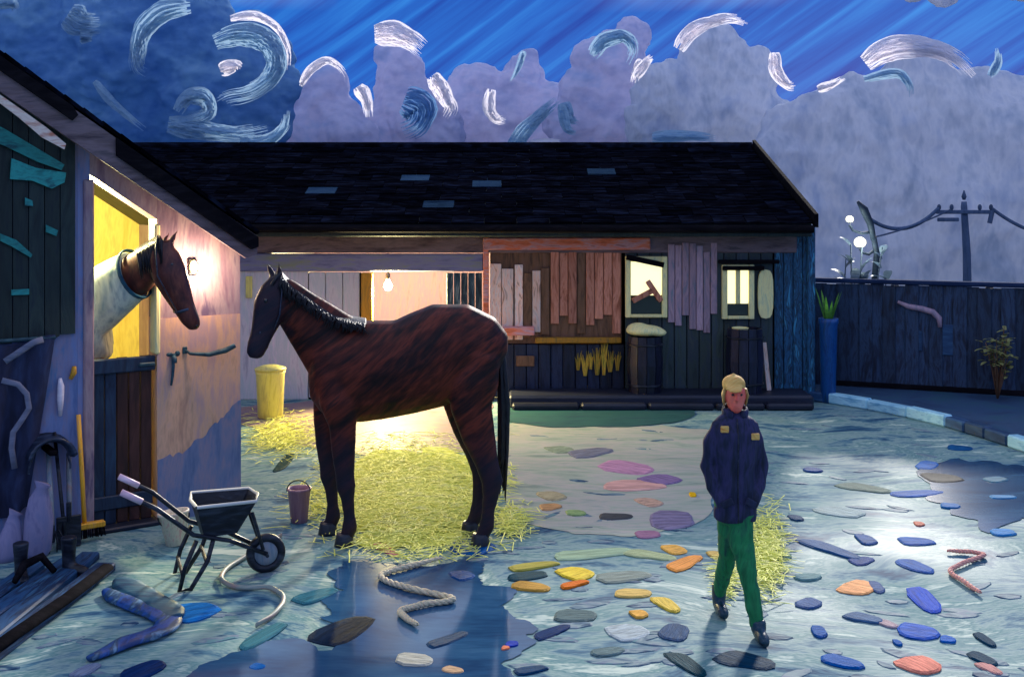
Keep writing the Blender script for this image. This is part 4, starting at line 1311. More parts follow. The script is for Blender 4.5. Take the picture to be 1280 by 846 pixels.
def horse_body():
    m = MB()
    tor = [(388, 442, 498, .08), (398, 424, 516, .16), (418, 408, 526, .215), (445, 400, 528, .245), (475, 400, 524, .27), (505, 399, 518, .285), (532, 388, 512, .285),
           (556, 378, 502, .275), (580, 380, 496, .26), (602, 394, 494, .225), (618, 414, 490, .17), (626, 436, 476, .09)]
    m.tube([hp(p, (a + b) / 2) for p, a, b, w in tor], [(w, (b - a) / 2 / HS) for p, a, b, w in tor], lat=(0, 1, 0), n=20)
    m.tube([hp(450, 425), hp(480, 410), hp(505, 408)], [(.06, .05), (.07, .055), (.06, .03)], lat=(0, 1, 0), n=10)     # withers
    # neck
    nk = [(438, 455, 52, .17, 0), (412, 428, 44, .14, 0), (390, 405, 36, .115, -.01), (372, 386, 29, .1, -.03), (358, 368, 23, .088, -.06), (350, 358, 18, .07, -.08)]
    m.tube([hp(a, b, v) for a, b, r, w, v in nk], [(w, r / HS) for a, b, r, w, v in nk], lat=(0, 1, 0), n=16)
    # head, turned a little to the yard
    hd = [(352, 348, 12, .06, -.07), (348, 362, 20, .085, -.085), (343, 380, 22.5, .092, -.11), (338, 398, 18, .075, -.14), (333, 415, 14, .06, -.17), (329, 428, 13, .058, -.19), (326, 438, 11, .05, -.205), (325, 443, 6, .03, -.21)]
    m.tube([hp(a, b, v) for a, b, r, w, v in hd], [(w, r / HS) for a, b, r, w, v in hd], lat=(0, 1, 0), n=16)
    m.ball(hp(349, 386, -.12), (.085, .06, .085))       # cheek
    # ears
    for (px, v, tx) in ((341, -.035, 334), (353, -.105, 352)):
        m.tube([hp(px + 3, 352, v), hp(px, 341, v), hp(tx, 326, v - .01)], [(.022, .026), (.026, .03), (.006, .006)], lat=(0, 1, 0), n=10)
    # legs
    def leg(pts, v):
        m.tube([hp(a, b, v * k) for a, b, r, w, k in pts], [(w * (1.22 if b > 530 else 1), r / HS * (1.25 if b > 530 else 1)) for a, b, r, w, k in pts], lat=(0, 1, 0), n=12)
    for v, dx, dy in ((-.16, 0, 0), (.16, -14, -7)):
        leg([(598 + dx, 440, 28, .12, .75), (592 + dx, 475, 32, .125, .9), (590 + dx, 505, 26, .1, 1), (599 + dx, 540, 17, .07, 1), (609 + dx, 572, 12, .05, 1), (616 + dx, 596, 11, .045, 1),
             (614 + dx, 612, 8.5, .037, 1), (611 + dx, 632, 6.5, .03, 1), (609 + dx, 650, 8, .036, 1), (604 + dx, 660, 7, .033, 1), (601 + dx, 668 + dy * .5, 8.5, .045, 1), (600 + dx, 676 + dy * .7, 10, .052, 1)], v)
    for v, dx, dy in ((-.15, 0, 3), (.15, -28, -7)):
        leg([(424 + dx * .3, 460, 26, .1, .8), (428 + dx * .6, 500, 25, .095, 1), (432 + dx, 528, 17, .075, 1), (433 + dx, 560, 12, .055, 1), (435 + dx, 590, 9.5, .043, 1), (436 + dx, 602, 10, .045, 1),
             (438 + dx, 616, 7, .033, 1), (440 + dx, 636, 6, .028, 1), (441 + dx, 652, 8, .036, 1), (437 + dx, 662, 7, .033, 1), (434 + dx, 670 + dy * .5, 8.5, .045, 1), (433 + dx, 677 + dy * .7, 10, .052, 1)], v)
    return fuse(m, .017, 5)


H1 = empty('bay_horse', (HX0, HD, 0)); tag(H1, 'dark bay horse standing side on in the yard before the lit bay', 'horse')
body = link('body', horse_body(), M_bay_coat, H1, True)
# darker points: hooves, mane, tail, eye
for px, py, v in ((601, 676, -.16), (587, 671, .16), (434, 679, -.15), (406, 672, .15)):
    c = hp(px, py, v)
    MB().lathe([(.078, -c.z + .0), (.075, .02 - c.z), (.064, .075 - c.z), (.056, .095 - c.z)], c=c, n=16).build('hoof', M_hoof, H1, True)
m = MB()
r = random.Random(9)
crest = [(352, 340), (366, 354), (382, 366), (398, 378), (416, 390), (436, 396), (456, 399)]
for i in range(len(crest) - 1):
    for k in range(26):
        t = k / 26
        px = crest[i][0] + (crest[i + 1][0] - crest[i][0]) * t; py = crest[i][1] + (crest[i + 1][1] - crest[i][1]) * t
        v0 = -.075 + .012 * i
        L_ = r.uniform(14, 26) * (1 - .08 * i)
        m.tube([hp(px, py, v0 + .05), hp(px + 3, py + 4, v0 - .04 - .005 * i), hp(px + 5 + r.uniform(-3, 3), py + L_ * .5, v0 - .09 - .012 * i), hp(px + 4 + r.uniform(-5, 5), py + L_, v0 - .10 - .016 * i)],
               [(.008, .01), (.009, .009), (.007, .006), (.002, .002)], n=5)
m.build('mane', M_hair, H1, True)
m = MB()
for k in range(6):
    m.tube([hp(350 + k, 338, -.05 - .012 * k), hp(343 + k * .6, 352, -.09 - .012 * k), hp(339 + r.uniform(-3, 3), 374, -.17 + .006 * k)], [.012, .015, .003], n=6)
m.build('forelock', M_hair, H1, True)
m = MB()
for k in range(26):
    a = r.uniform(-.05, .05); b = r.uniform(-5, 5)
    m.tube([hp(598, 394, a * .4), hp(616 + b * .4, 410, a * .6), hp(627 + b * .5, 446, a), hp(630 + b, 510, a * 1.3), hp(629 + b, 570, a * 1.3), hp(626 + b * 1.3, 612 + r.uniform(-20, 14), a)], [.016, .02, .02, .019, .014, .003], n=6)
m.build('tail', M_hair, H1, True)
MB().ball(hp(339, 373, -.19), (.016, .012, .018)).build('eye', M_eye, H1, True)
# head collar
hcol = MB()
hcol.tube([hp(322, 408, -.155), hp(333, 412, -.225), hp(347, 412, -.17), hp(343, 408, -.09)], [(.012, .005)] * 4, n=6)
hcol.tube([hp(347, 412, -.175), hp(356, 390, -.19), hp(358, 362, -.165), hp(352, 344, -.1)], [(.005, .012)] * 4, n=6)
hcol.build('head_collar', M_leather, H1, True)


# ------------------------------------------------------------------ rugged horse looking out over the half-door
H2 = empty('stabled_horse', wl(0, 0, 0), R(35)); tag(H2, 'brown horse in a pale rug looking out over the half-door', 'horse')
# local: x along wall, y into the stable (negative = yard side)
def ws2(px, py, n):
    s, z = WS(px, py, n)
    return Vector((s, -n, z))
m = MB()
tor = [(-1.42, .78, 1.45, .15, .2), (-1.3, .78, 1.5, .24, .34), (-1.0, .76, 1.53, .29, .4), (-.6, .72, 1.51, .3, .38), (-.2, .66, 1.52, .3, .38), (.06, .6, 1.57, .26, .36), (.2, .52, 1.6, .18, .28)]
m.tube([(x, y, z) for x, y, z, a, b in tor], [(a, b) for x, y, z, a, b in tor], lat=(0, 1, 0), n=18)
pl = [Vector((.0, .58, 1.68)), Vector((.14, .44, 1.8)), Vector((.26, .24, 1.94)), Vector((.36, .03, 2.06)), ws2(194, 318, .16) + Vector((0, 0, -.03))]
m.tube(pl, [(.17, .27), (.15, .23), (.135, .2), (.12, .175), (.095, .14)], lat=(.8, .4, 0), n=16)
hd = [(198, 304, .2, .07, .07), (205, 322, .24, .1, .125), (212, 343, .27, .105, .14), (221, 364, .3, .09, .115), (231, 386, .33, .07, .085), (238, 399, .35, .064, .075), (243, 408, .36, .05, .056), (244, 412, .36, .028, .03)]
hpts = [ws2(a, b, n_) for a, b, n_, w, r_q in hd]
m.tube(hpts, [(w, r_q) for a, b, n_, w, r_q in hd], lat=(.35, .9, 0), n=16)
for a, dn in (((203, 308), .1), ((213, 306), .26)):
    b_ = ws2(a[0], a[1], dn)
    m.tube([b_, b_ + Vector((.02, 0, .05)), b_ + Vector((.055, -.01, .115))], [(.022, .028), (.026, .03), (.005, .006)], n=10)
for x, y in ((-1.2, .64), (-1.15, .9), (.07, .48), (.0, .74)):
    m.tube([(x, y, 1.3), (x + .02, y, .85), (x, y, .5), (x, y, .3), (x + .01, y, .05)], [.12, .085, .05, .04, .055], n=10)
link('body', fuse(m, .018, 5), M_bay_coat2, H2, True)
rug = MB()
tr = [(x, y, z, a + .03, b + .03) for x, y, z, a, b in tor[1:]]
rug.tube([(x, y, z + .02) for x, y, z, a, b in tr], [(a, b) for x, y, z, a, b in tr], lat=(0, 1, 0), n=18)
rug.tube([p + Vector((0, 0, .01)) for p in pl[:3] + [pl[2].lerp(pl[3], .65)]], [(.21, .31), (.19, .27), (.17, .235), (.15, .21)], lat=(.8, .4, 0), n=16)
link('rug', fuse(rug, .022, 4), M_rug, H2, True)
_c = pl[2].lerp(pl[3], .68); _t = (pl[3] - pl[2]).normalized()
_a = (Vector((.8, .4, 0)) - _t * Vector((.8, .4, 0)).dot(_t)).normalized(); _b = _t.cross(_a)
MB().tube([_c + _a * (.155 * math.cos(R(q))) + _b * (.215 * math.sin(R(q))) + Vector((0, 0, .01)) for q in range(0, 361, 15)], [(.022, .01)] * 25, lat=tuple(_t), n=8, caps=False).build('rug_binding', M_rug_trim, H2, True)
_l = Vector((.35, .9, 0)).normalized()
MB().ball(hpts[1].lerp(hpts[2], .55) - _l * .098 + Vector((.045, 0, .02)), (.018, .014, .019)).build('eye', M_eye, H2, True)
MB().ball(hpts[6] - _l * .042 + Vector((.02, 0, .01)), (.012, .008, .016)).build('nostril', M_eye, H2, True)
_hc = MB()
_hc.tube([hpts[4] + Vector((.07, .03, .03)), hpts[4] - _l * .075 + Vector((.03, 0, 0)), hpts[4] - _l * .06 + Vector((-.06, 0, -.02)), hpts[4] + Vector((-.085, .02, -.02))], [(.012, .005)] * 4, n=6)
_hc.tube([hpts[4] - _l * .066 + Vector((-.055, 0, -.02)), hpts[2] - _l * .1 + Vector((-.09, 0, .0)), hpts[1] - _l * .095 + Vector((-.06, 0, .07)), hpts[0] + Vector((-.02, -.04, .06))], [(.005, .012)] * 4, n=6)
_hc.build('head_collar', M_leather, H2, True)
m = MB(); r = random.Random(3)
for k in range(16):
    t = k / 15
    b_ = hpts[0].lerp(pl[3] + Vector((-.06, -.06, .12)), t)
    m.tube([b_ + Vector((0, 0, .05)), b_ + Vector((-.01, -.1, .02)), b_ + Vector((-.01 + r.uniform(-.02, .02), -.15, -.12 - r.random() * .06))], [.018, .018, .003], n=6)
m.build('mane', M_hair, H2, True)


# ------------------------------------------------------------------ person walking
PD = F * EYE / (786 - 245.0); PS = F / PD
PE = empty('person', ((922 - 640) / PS, PD, 0))
tag(PE, 'person in navy jacket, green trousers and straw cap walking across the yard', 'person')
PE.scale = (.84, .92, 1)
def pp(px, py, v=0): return Vector(((px - 922) / PS, v, EYE - (py - 245) / PS))


LEGR = [pp(926, 630, 0), pp(924, 665, -.04), pp(932, 705, -.10), pp(938, 740, -.13), pp(944, 772, -.16), pp(945, 780, -.165)]
LEGL = [pp(912, 630, .02), pp(912, 662, .05), pp(912, 700, .12), pp(909, 735, .22), pp(907, 760, .30), pp(907, 766, .31)]
RL = [.082, .072, .05, .042, .034, .032]
ARML = [pp(896, 536, .0), pp(886, 556, .03), pp(880, 584, .04), pp(885, 606, -.02), pp(897, 626, -.06)]
ARMR = [pp(940, 536, .0), pp(950, 556, .04), pp(957, 584, .05), pp(953, 606, .0), pp(940, 626, -.05)]
RA = [.06, .052, .045, .038, .034]
TOR = [(918, 640, .135, .11), (918, 615, .13, .105), (918, 585, .128, .1), (918, 560, .145, .115), (918, 538, .155, .11), (918, 524, .12, .085), (918, 516, .06, .06)]
m = MB()
m.tube([pp(a, b) for a, b, w, d_ in TOR], [(w, d_) for a, b, w, d_ in TOR], lat=(1, 0, 0), n=18)
for LG in (LEGR, LEGL):
    m.tube(LG, RL, lat=(1, 0, 0), n=12)
    foot = LG[-1]
for A in (ARML, ARMR): m.tube(A, RA, n=12)
m.tube([pp(918, 522), pp(918, 508, -.01), pp(918, 498, -.02)], [.055, .05, .05], n=12)
hc = pp(917, 492, -.03)
m.ball(hc, (.074, .092, .108)); m.ball(hc + Vector((0, -.03, -.06)), (.05, .058, .05))
m.tube([hc + Vector((-.006, -.08, .02)), hc + Vector((-.012, -.112, -.018)), hc + Vector((-.008, -.09, -.03))], [.012, .017, .01], n=8)       # nose
m.tube([hc + Vector((-.026, -.086, -.056)), hc + Vector((.014, -.088, -.056))], [.008, .008], n=8)                                        # lips
for sg in (-1, 1):
    m.ball(hc + Vector((sg * .075, 0, -.005)), (.012, .022, .03))
    m.tube([hc + Vector((sg * .045, -.074, .03)), hc + Vector((sg * .015, -.088, .028))], [.008, .009], n=6)                            # brow
# hands, tucked forward with curled fingers
for A, sg in ((ARML, 1), (ARMR, -1)):
    w_ = A[-1]; pc = w_ + Vector((sg * .03, .01, -.03))
    m.tube([w_, pc], [(.03, .022), (.036, .018)], n=10)
    for k in range(4):
        b_ = pc + Vector((sg * .012, -.012, .026 - k * .018))
        ln = (.05, .056, .052, .042)[k]
        m.tube([b_, b_ + Vector((sg * ln * .5, -.022, -.004)), b_ + Vector((sg * ln, -.008, -.008)), b_ + Vector((sg * ln * .9, .012, -.008))], [.0095, .009, .0085, .007], n=7)
    m.tube([pc + Vector((0, -.005, .03)), pc + Vector((sg * .02, -.03, .04)), pc + Vector((sg * .035, -.035, .03))], [.011, .01, .008], n=7)
link('body', fuse(m, .0085, 3), M_skin, PE, True)
m = MB()
TJ = [(918, 648, .155, .125), (918, 640, .16, .13)] + [(a, b, w + .016, d_ + .02) for a, b, w, d_ in TOR[1:5]] + [(918, 523, .135, .105), (918, 517, .085, .08), (918, 510, .072, .07)]
m.tube([pp(a, b) for a, b, w, d_ in TJ], [(w, d_) for a, b, w, d_ in TJ], lat=(1, 0, 0), n=20)
for A in (ARML, ARMR): m.tube([A[0] + (pp(918, 536) - A[0]) * .35] + A, [.07] + [q + .016 for q in RA], n=14)
jk = fuse(m, .011, 2)
swell(jk, lambda c: noise.noise(c * 11) * .012)
link('jacket', jk, M_jacket, PE, True)
m = MB()
m.tube([pp(918, 622), pp(919, 640), pp(919, 652)], [(.15, .115), (.155, .12), (.13, .11)], lat=(1, 0, 0), n=18)
for LG in (LEGR, LEGL):
    m.tube(LG[:5], [.1, .092, .068, .058, .052], lat=(1, 0, 0), n=14)
tr_ = fuse(m, .013, 3)
swell(tr_, lambda c: noise.noise(Vector((c.x * 9, c.y * 9, c.z * 16))) * .012)
link('trousers', tr_, M_trouser, PE, True)
for LG, dy, z in ((LEGR, -1, 0), (LEGL, -1, 0)):
    a = LG[-1]
    m = MB().tube([a + Vector((0, .0, .09)), a + Vector((0, 0, .02)), Vector((a.x, a.y, .05))], [.055, .056, .05], n=12)
    m.tube([Vector((a.x, a.y + .05, .045)), Vector((a.x, a.y - .04, .045)), Vector((a.x + .006, a.y - .13, .04)), Vector((a.x + .008, a.y - .18, .032))], [(.042, .042), (.045, .048), (.045, .036), (.028, .024)], lat=(1, 0, 0), n=12)
    link('boot', fuse(m, .012, 3), M_boot, PE, True)
for sg in (-1, 1):
    MB().ball(hc + Vector((sg * .03 - .004, -.083, .012)), (.011, .008, .008)).build('eye', M_eye, PE, True)
cp = MB()
cp.ball(hc + Vector((-.008, .012, .062)), (.086, .098, .058))
cp.tube([hc + Vector((-.02, -.06, .062)), hc + Vector((-.035, -.125, .045)), hc + Vector((-.042, -.15, .036))], [(.07, .012), (.06, .009), (.03, .006)], lat=(1, 0, 0), n=12)
cp.ball(hc + Vector((-.01, .01, .118)), (.014, .014, .012))
link('cap', fuse(cp, .01, 2), M_cap, PE, True)
m = MB(); r = random.Random(8)
for k in range(40):
    a = R(-10 + 200 * k / 39)
    d_ = Vector((math.cos(a), math.sin(a), 0))
    b_ = hc + Vector((d_.x * .074, d_.y * .09, .035))
    m.tube([b_, b_ + d_ * .014 + Vector((0, 0, -.04)), b_ + d_ * .006 + Vector((r.uniform(-.01, .01), 0, -.085 - r.random() * .02))], [.012, .012, .003], n=5)
m.build('hair', M_hairp, PE, True)
MB().tube([pp(917, 520, -.10), pp(917, 545, -.137), pp(917, 585, -.126), pp(917, 620, -.13), pp(917, 646, -.146)], .005, n=6).build('zip', M_black, PE, True)
MB().tube([pp(918 + 17 * math.cos(R(a)), 514 - 3 * math.sin(R(a)), .08 * math.sin(R(a)) - .005) for a in range(-70, 251, 20)], [(.03, .014)] * 17, lat=(0, 0, 1), n=8).build('collar', M_jacket, PE, True)
for sg, px in ((1, 901), (-1, 936)):
    c = pp(px, 622, -.128)
    MB().rbox(-.045, .045, -.008, .008, -.022, .022, .005, Matrix.Translation(c) @ Matrix.Rotation(R(sg * -28), 4, 'Y') @ Matrix.Rotation(R(sg * -22), 4, 'Z')).build('pocket_flap', M_horserug, PE)
for px, py in ((898, 532), (943, 541)):
    c = pp(px, py, -.118)
    MB().rbox(c.x - .03, c.x + .03, c.y - .006, c.y + .012, c.z - .02, c.z + .02, .005, None).build('shoulder_patch', M_cap, PE)


# ------------------------------------------------------------------ right side: fence, kerb, lamps, plants, pole
FA, FB = Vector((4.02, 15.4, 0)), Vector((9.5, 13.3, 0))
FD = (FB - FA).normalized(); FL = (FB - FA).length
FE = empty('boarded_fence', FA, math.atan2(FD.y, FD.x)); tag(FE, 'dark navy boarded yard fence with flat coping behind the kerb', 'fence')
nb = 40
w = FL / nb
r = random.Random(6)
fb = [MB().rbox(-.012, w + .012, -.011, .011, 0, 1.46 - .01 * q, .005).mesh('fence_board') for q in range(3)]
for q in fb: q.materials.append(M_fence)
for i in range(nb):
    o = bpy.data.objects.new('fence_board', fb[r.randrange(3)])
    o.location = (i * w, (i % 2) * -.024 + r.uniform(-.0008, .0008), .03); o.rotation_euler = (0, R(r.uniform(-.3, .3)), 0)
    COL.objects.link(o); o.parent = FE
MB().rbox(-.06, FL, -.07, .07, 1.49, 1.55, .015).build('coping', M_coping, FE)
for z in (.45, 1.1): MB().rbox(0, FL, .02, .07, z, z + .08, .008).build('rail', M_fence, FE)
for i in range(6): MB().rbox(i * FL / 5 - .05, i * FL / 5 + .05, .075, .17, 0, 1.48, .01).build('post', M_fence, FE)
MB().rbox(.3, 3.0, -.06, -.018, .03, .17, .01).build('gravel_board', M_dark_timber, FE)
MB().rbox(1.3, 1.52, -.03, -.016, .62, .88, .005).build('glint_panel', M_kerb, FE)  # added panels standing in for blue glints on the boards
MB().rbox(1.72, 1.98, -.03, -.016, .58, .98, .005).build('glint_panel', M_kerb, FE)

# lilac hose hung on the fence
def fp(px, py, off=.05):
    k = (px - 640) / F
    o = FA + Vector((FD.y, -FD.x, 0)) * off
    s = (k * o.y - o.x) / (FD.x - k * FD.y)
    d = o.y + s * FD.y
    return o + FD * s + Vector((0, 0, EYE - (py - 245) / F * d))
o = MB().tube([fp(1122, 377), fp(1135, 383), fp(1152, 386), (fp(1166, 390)), fp(1174, 398), fp(1175, 409)], [.02, .035, .04, .04, .04, .025], n=10).build('lead_hook', M_lilac, None, True)
tag(o, 'lilac rubber hose length hooked over the navy fence', 'hose')
o = MB().ball(fp(1136, 402, .04), (.035, .02, .035)).build('fence_knob', M_lilac, FE, True)

# kerb stones curving round the verge
kp = [G(1000, 497), G(1040, 503), G(1090, 511), G(1140, 521), G(1190, 533), G(1240, 548), G(1300, 568), G(1370, 592)]
KV = MB().add([(p.x, p.y, .1) for p in kp] + [(12, 10, .1), (12, 19, .1), (3.95, 19, .1)], [tuple(range(len(kp) + 3))]).build('verge', M_verge)
KV['kind'] = 'structure'
cnt = 0
for i in range(len(kp) - 1):
    a, b = kp[i], kp[i + 1]
    L_ = (b - a).length; nn = max(1, round(L_ / .42))
    for k in range(nn):
        p0 = a.lerp(b, k / nn); p1 = a.lerp(b, (k + 1) / nn)
        ang_ = math.atan2(p1.y - p0.y, p1.x - p0.x)
        mm = M_kerb_highlight if cnt in (1, 2, 3, 7) else M_kerb  # pale stones carry the cyan highlight along the kerb top
        o = MB().rbox(.006, (p1 - p0).length - .006, -.11, .03, 0, .125 + .01 * (cnt % 2), .018).build('kerb_stone', mm, KV)
        o.location = p0; o.rotation_euler = (0, 0, ang_)
        cnt += 1


def leaf(m, base, d, l, w, droop=.3, fold=.2):
    d = Vector(d).normalized(); side = d.cross(Vector((0, 0, 1)))
    if side.length < .1: side = Vector((1, 0, 0))
    side.normalize(); up = side.cross(d)
    n = 6; vs = []
    for i in range(n + 1):
        t = i / n
        c = base + d * (l * t) + Vector((0, 0, -droop * l * t * t))
        ww = w * math.sin(math.pi * min(1, .12 + t * .88)) ** .8 + .002
        vs += [c - side * ww + up * ww * fold, c, c + side * ww + up * ww * fold]
    fs = []
    for i in range(n):
        o = i * 3
        fs += [(o, o + 1, o + 4, o + 3), (o + 1, o + 2, o + 5, o + 4)]
    m.add(vs, fs)


# lamp standard behind the fence
LD = 16.1
lp = P(1070, 300, LD)
LE = empty('yard_lamp', (lp.x, LD, -.0)); tag(LE, 'grey iron lamp standard with two lit globes behind the navy fence', 'lamp')
def lq(px, py, v=0): q = P(px, py, LD); return Vector((q.x - lp.x, v, q.z))
M_lampiron = brush('lamp_iron', [(30, 42, 58), (48, 62, 80)], rough=.6, spec=.2)
MB().tube([(0.22, 0, 0), lq(1094, 345), lq(1096, 318), lq(1092, 296)], [.06, .05, .045, .04], n=12).build('stem', M_lampiron, LE, True)
MB().tube([lq(1092, 300), lq(1088, 280), lq(1080, 262), lq(1072, 252)], [.04, .05, .06, .02], n=12).build('finial', M_lampiron, LE, True)
MB().tube([lq(1094, 312), lq(1086, 318), lq(1078, 316), lq(1075, 311)], [.022, .02, .018, .02], n=10).build('bracket', M_lampiron, LE, True)
MB().tube([lq(1090, 290), lq(1078, 292), lq(1066, 288), lq(1062, 281)], [.022, .02, .018, .02], n=10).build('bracket', M_lampiron, LE, True)
for px, py, rr, wt_ in ((1062, 274, .055, 3), (1075, 303, .085, 7)):
    c = lq(px, py)
    g_ = MB().ball(c, (rr, rr, rr * .9), 18, 12).build('globe', glow('lamp_globe', (1.0, .95, .66), 1.1), LE, True)
    MB().lathe([(rr * .4, -rr * .95), (rr * .5, -rr * .8), (rr * .3, -rr * .7)], c=c, n=12).build('collar', M_lampiron, g_)
    l = bpy.data.lights.new('lamp', 'POINT'); l.energy = wt_ * .8; l.color = (.92, 1.0, .84); l.shadow_soft_size = rr * 1.02
    lo = bpy.data.objects.new('lamp', l); COL.objects.link(lo); lo.parent = LE; lo.location = c + Vector((0, -rr * 2.1, 0))

# broad leaved shrub round the lamp
SH = empty('broadleaf_shrub', (4.75, 15.75, 0)); tag(SH, 'grey green broad leaved shrub round the lamp standard behind the fence', 'shrub')
r = random.Random(21)
st = MB()
lm = []
for k in range(7):
    x = -.1 + .13 * k * .7; y = r.uniform(.0, .25)
    tp = Vector((x + r.uniform(-.15, .15), y, r.uniform(1.4, 2.0)))
    st.tube([(x, y, 0), (x * .9, y, .8), tp], [.02, .016, .008], n=6)
    for j in range(5):
        a = r.uniform(0, 6.28); t = r.uniform(.7, 1)
        b_ = Vector((x, y, 0)).lerp(tp, t)
        l_ = MB(); leaf(l_, b_, (math.cos(a) * .55, math.sin(a) * .4, r.uniform(.3, 1.2)), r.uniform(.2, .4), r.uniform(.04, .075), .4)
        l_.build('leaf', M_leafgrey, SH, True)
st.build('stems', M_leafgrey, SH, True)

# blue planter with spear leaves at the barn corner
pg = Vector((bx(1030), BY - .2, 0))
e = empty('tall_planter', pg); tag(e, 'tall bright blue planter standing at the corner of the barn', 'planter')
pr = .115
MB().lathe([(pr * .7, 0), (pr * .8, .02), (pr, 1.0), (pr * 1.1, 1.03), (pr * 1.1, 1.09), (pr * .9, 1.09), (pr * .85, 1.0), (pr * .8, .98)], n=20).build('pot', M_pot, e, True)
e2 = empty('spear_plant', pg + Vector((0, 0, .95))); tag(e2, 'green spear leaved plant growing in the tall blue planter', 'plant')
for k in range(9):
    a = k * 2.4
    l_ = MB(); leaf(l_, Vector((.02 * math.cos(a), .02 * math.sin(a), 0)), (math.cos(a) * .28, math.sin(a) * .28, 1), r.uniform(.4, .62), .022, .1)
    l_.build('leaf', M_leafgreen, e2, True)

# yellow green bush by the fence
c = fp(1247, 440, .35)
e = empty('small_bush', (c.x, c.y, .1)); tag(e, 'yellow green leafy bush growing before the navy fence', 'bush')
st = MB()
for k in range(10):
    a = r.uniform(0, 6.28)
    tp = Vector((math.cos(a) * .15, math.sin(a) * .12, r.uniform(.4, .95)))
    st.tube([(0, 0, 0), tp * .5 + Vector((0, 0, .05)), tp], [.012, .01, .005], n=5)
    for j in range(14):
        b_ = tp * r.uniform(.6, 1.05) + Vector((r.uniform(-.05, .05), r.uniform(-.05, .05), 0))
        l_ = MB()
        a2 = r.uniform(0, 6.28)
        leaf(l_, b_, (math.cos(a2), math.sin(a2), r.uniform(-.2, .7)), r.uniform(.06, .13), r.uniform(.022, .035), .2)
        l_.build('leaf', M_leafyellow, e, True)
st.build('stems', M_brown, e, True)

# telegraph pole and wires beyond the fence
TD = 40.0; ts = F / TD
tp0 = P(1205, 265, TD)
gz_ = -.01 - .17 * 20
TP = empty('telegraph_pole', (tp0.x, TD, gz_)); tag(TP, 'tarred telegraph pole with double crossarm beyond the navy fence', 'telegraph pole')
MB().tube([(0.16, 0, 0), (.1, 0, 4.0), (0, 0, P(0, 258, TD).z - gz_), (0, 0, P(0, 252, TD).z - gz_)], [.17, .14, .11, .09], n=12).build('pole', M_pole, TP, True)
MB().tube([(0, 0, P(0, 250, TD).z - gz_), (0, 0, P(0, 246, TD).z - gz_), (0, 0, P(0, 238, TD).z - gz_)], [.05, .09, .02], n=10).build('finial', M_pole, TP, True)
zc = tp0.z - gz_
MB().rbox(-1.05, 1.0, -.2, -.1, zc - .07, zc + .07, .02).build('crossarm', M_pole, TP)
MB().rbox(-1.0, -.25, -.2, -.1, zc - .34, zc - .2, .02).build('crossarm', M_pole, TP)
for x in (-.95, -.5, .5, .9):
    MB().lathe([(.04, 0), (.07, .05), (.07, .14), (.03, .2)], c=(x, -.15, zc + .07), n=10).build('insulator', M_pole, TP)
MB().tube([(.95, -.15, zc + .05), (.85, -.15, zc - .4)], .09, n=8).build('brace', M_pole, TP)


def wire(a, b, sag, label, r=.05):
    pts = []
    for i in range(17):
        t = i / 16
        pts.append(a.lerp(b, t) + Vector((0, 0, -sag * 4 * t * (1 - t))))
    o = MB().tube(pts, r, n=6).build('overhead_wire', M_pole)
    tag(o, label, 'wire')


la = Vector((tp0.x - .95, TD - .15, tp0.z + .15)); ra = Vector((tp0.x + .9, TD - .15, tp0.z + .15))
wire(la, P(1080, 268, TD - 1), .62, 'sagging wire running from the crossarm behind the lamp standard', .07)
wire(Vector((tp0.x - .5, TD - .15, tp0.z + .1)), P(1090, 297, TD - 1), .1, 'thin lower wire running from the crossarm towards the shrub', .03)
wire(ra, P(1330, 296, TD - 1), .25, 'thick wire running from the crossarm out over the fence end', .06)


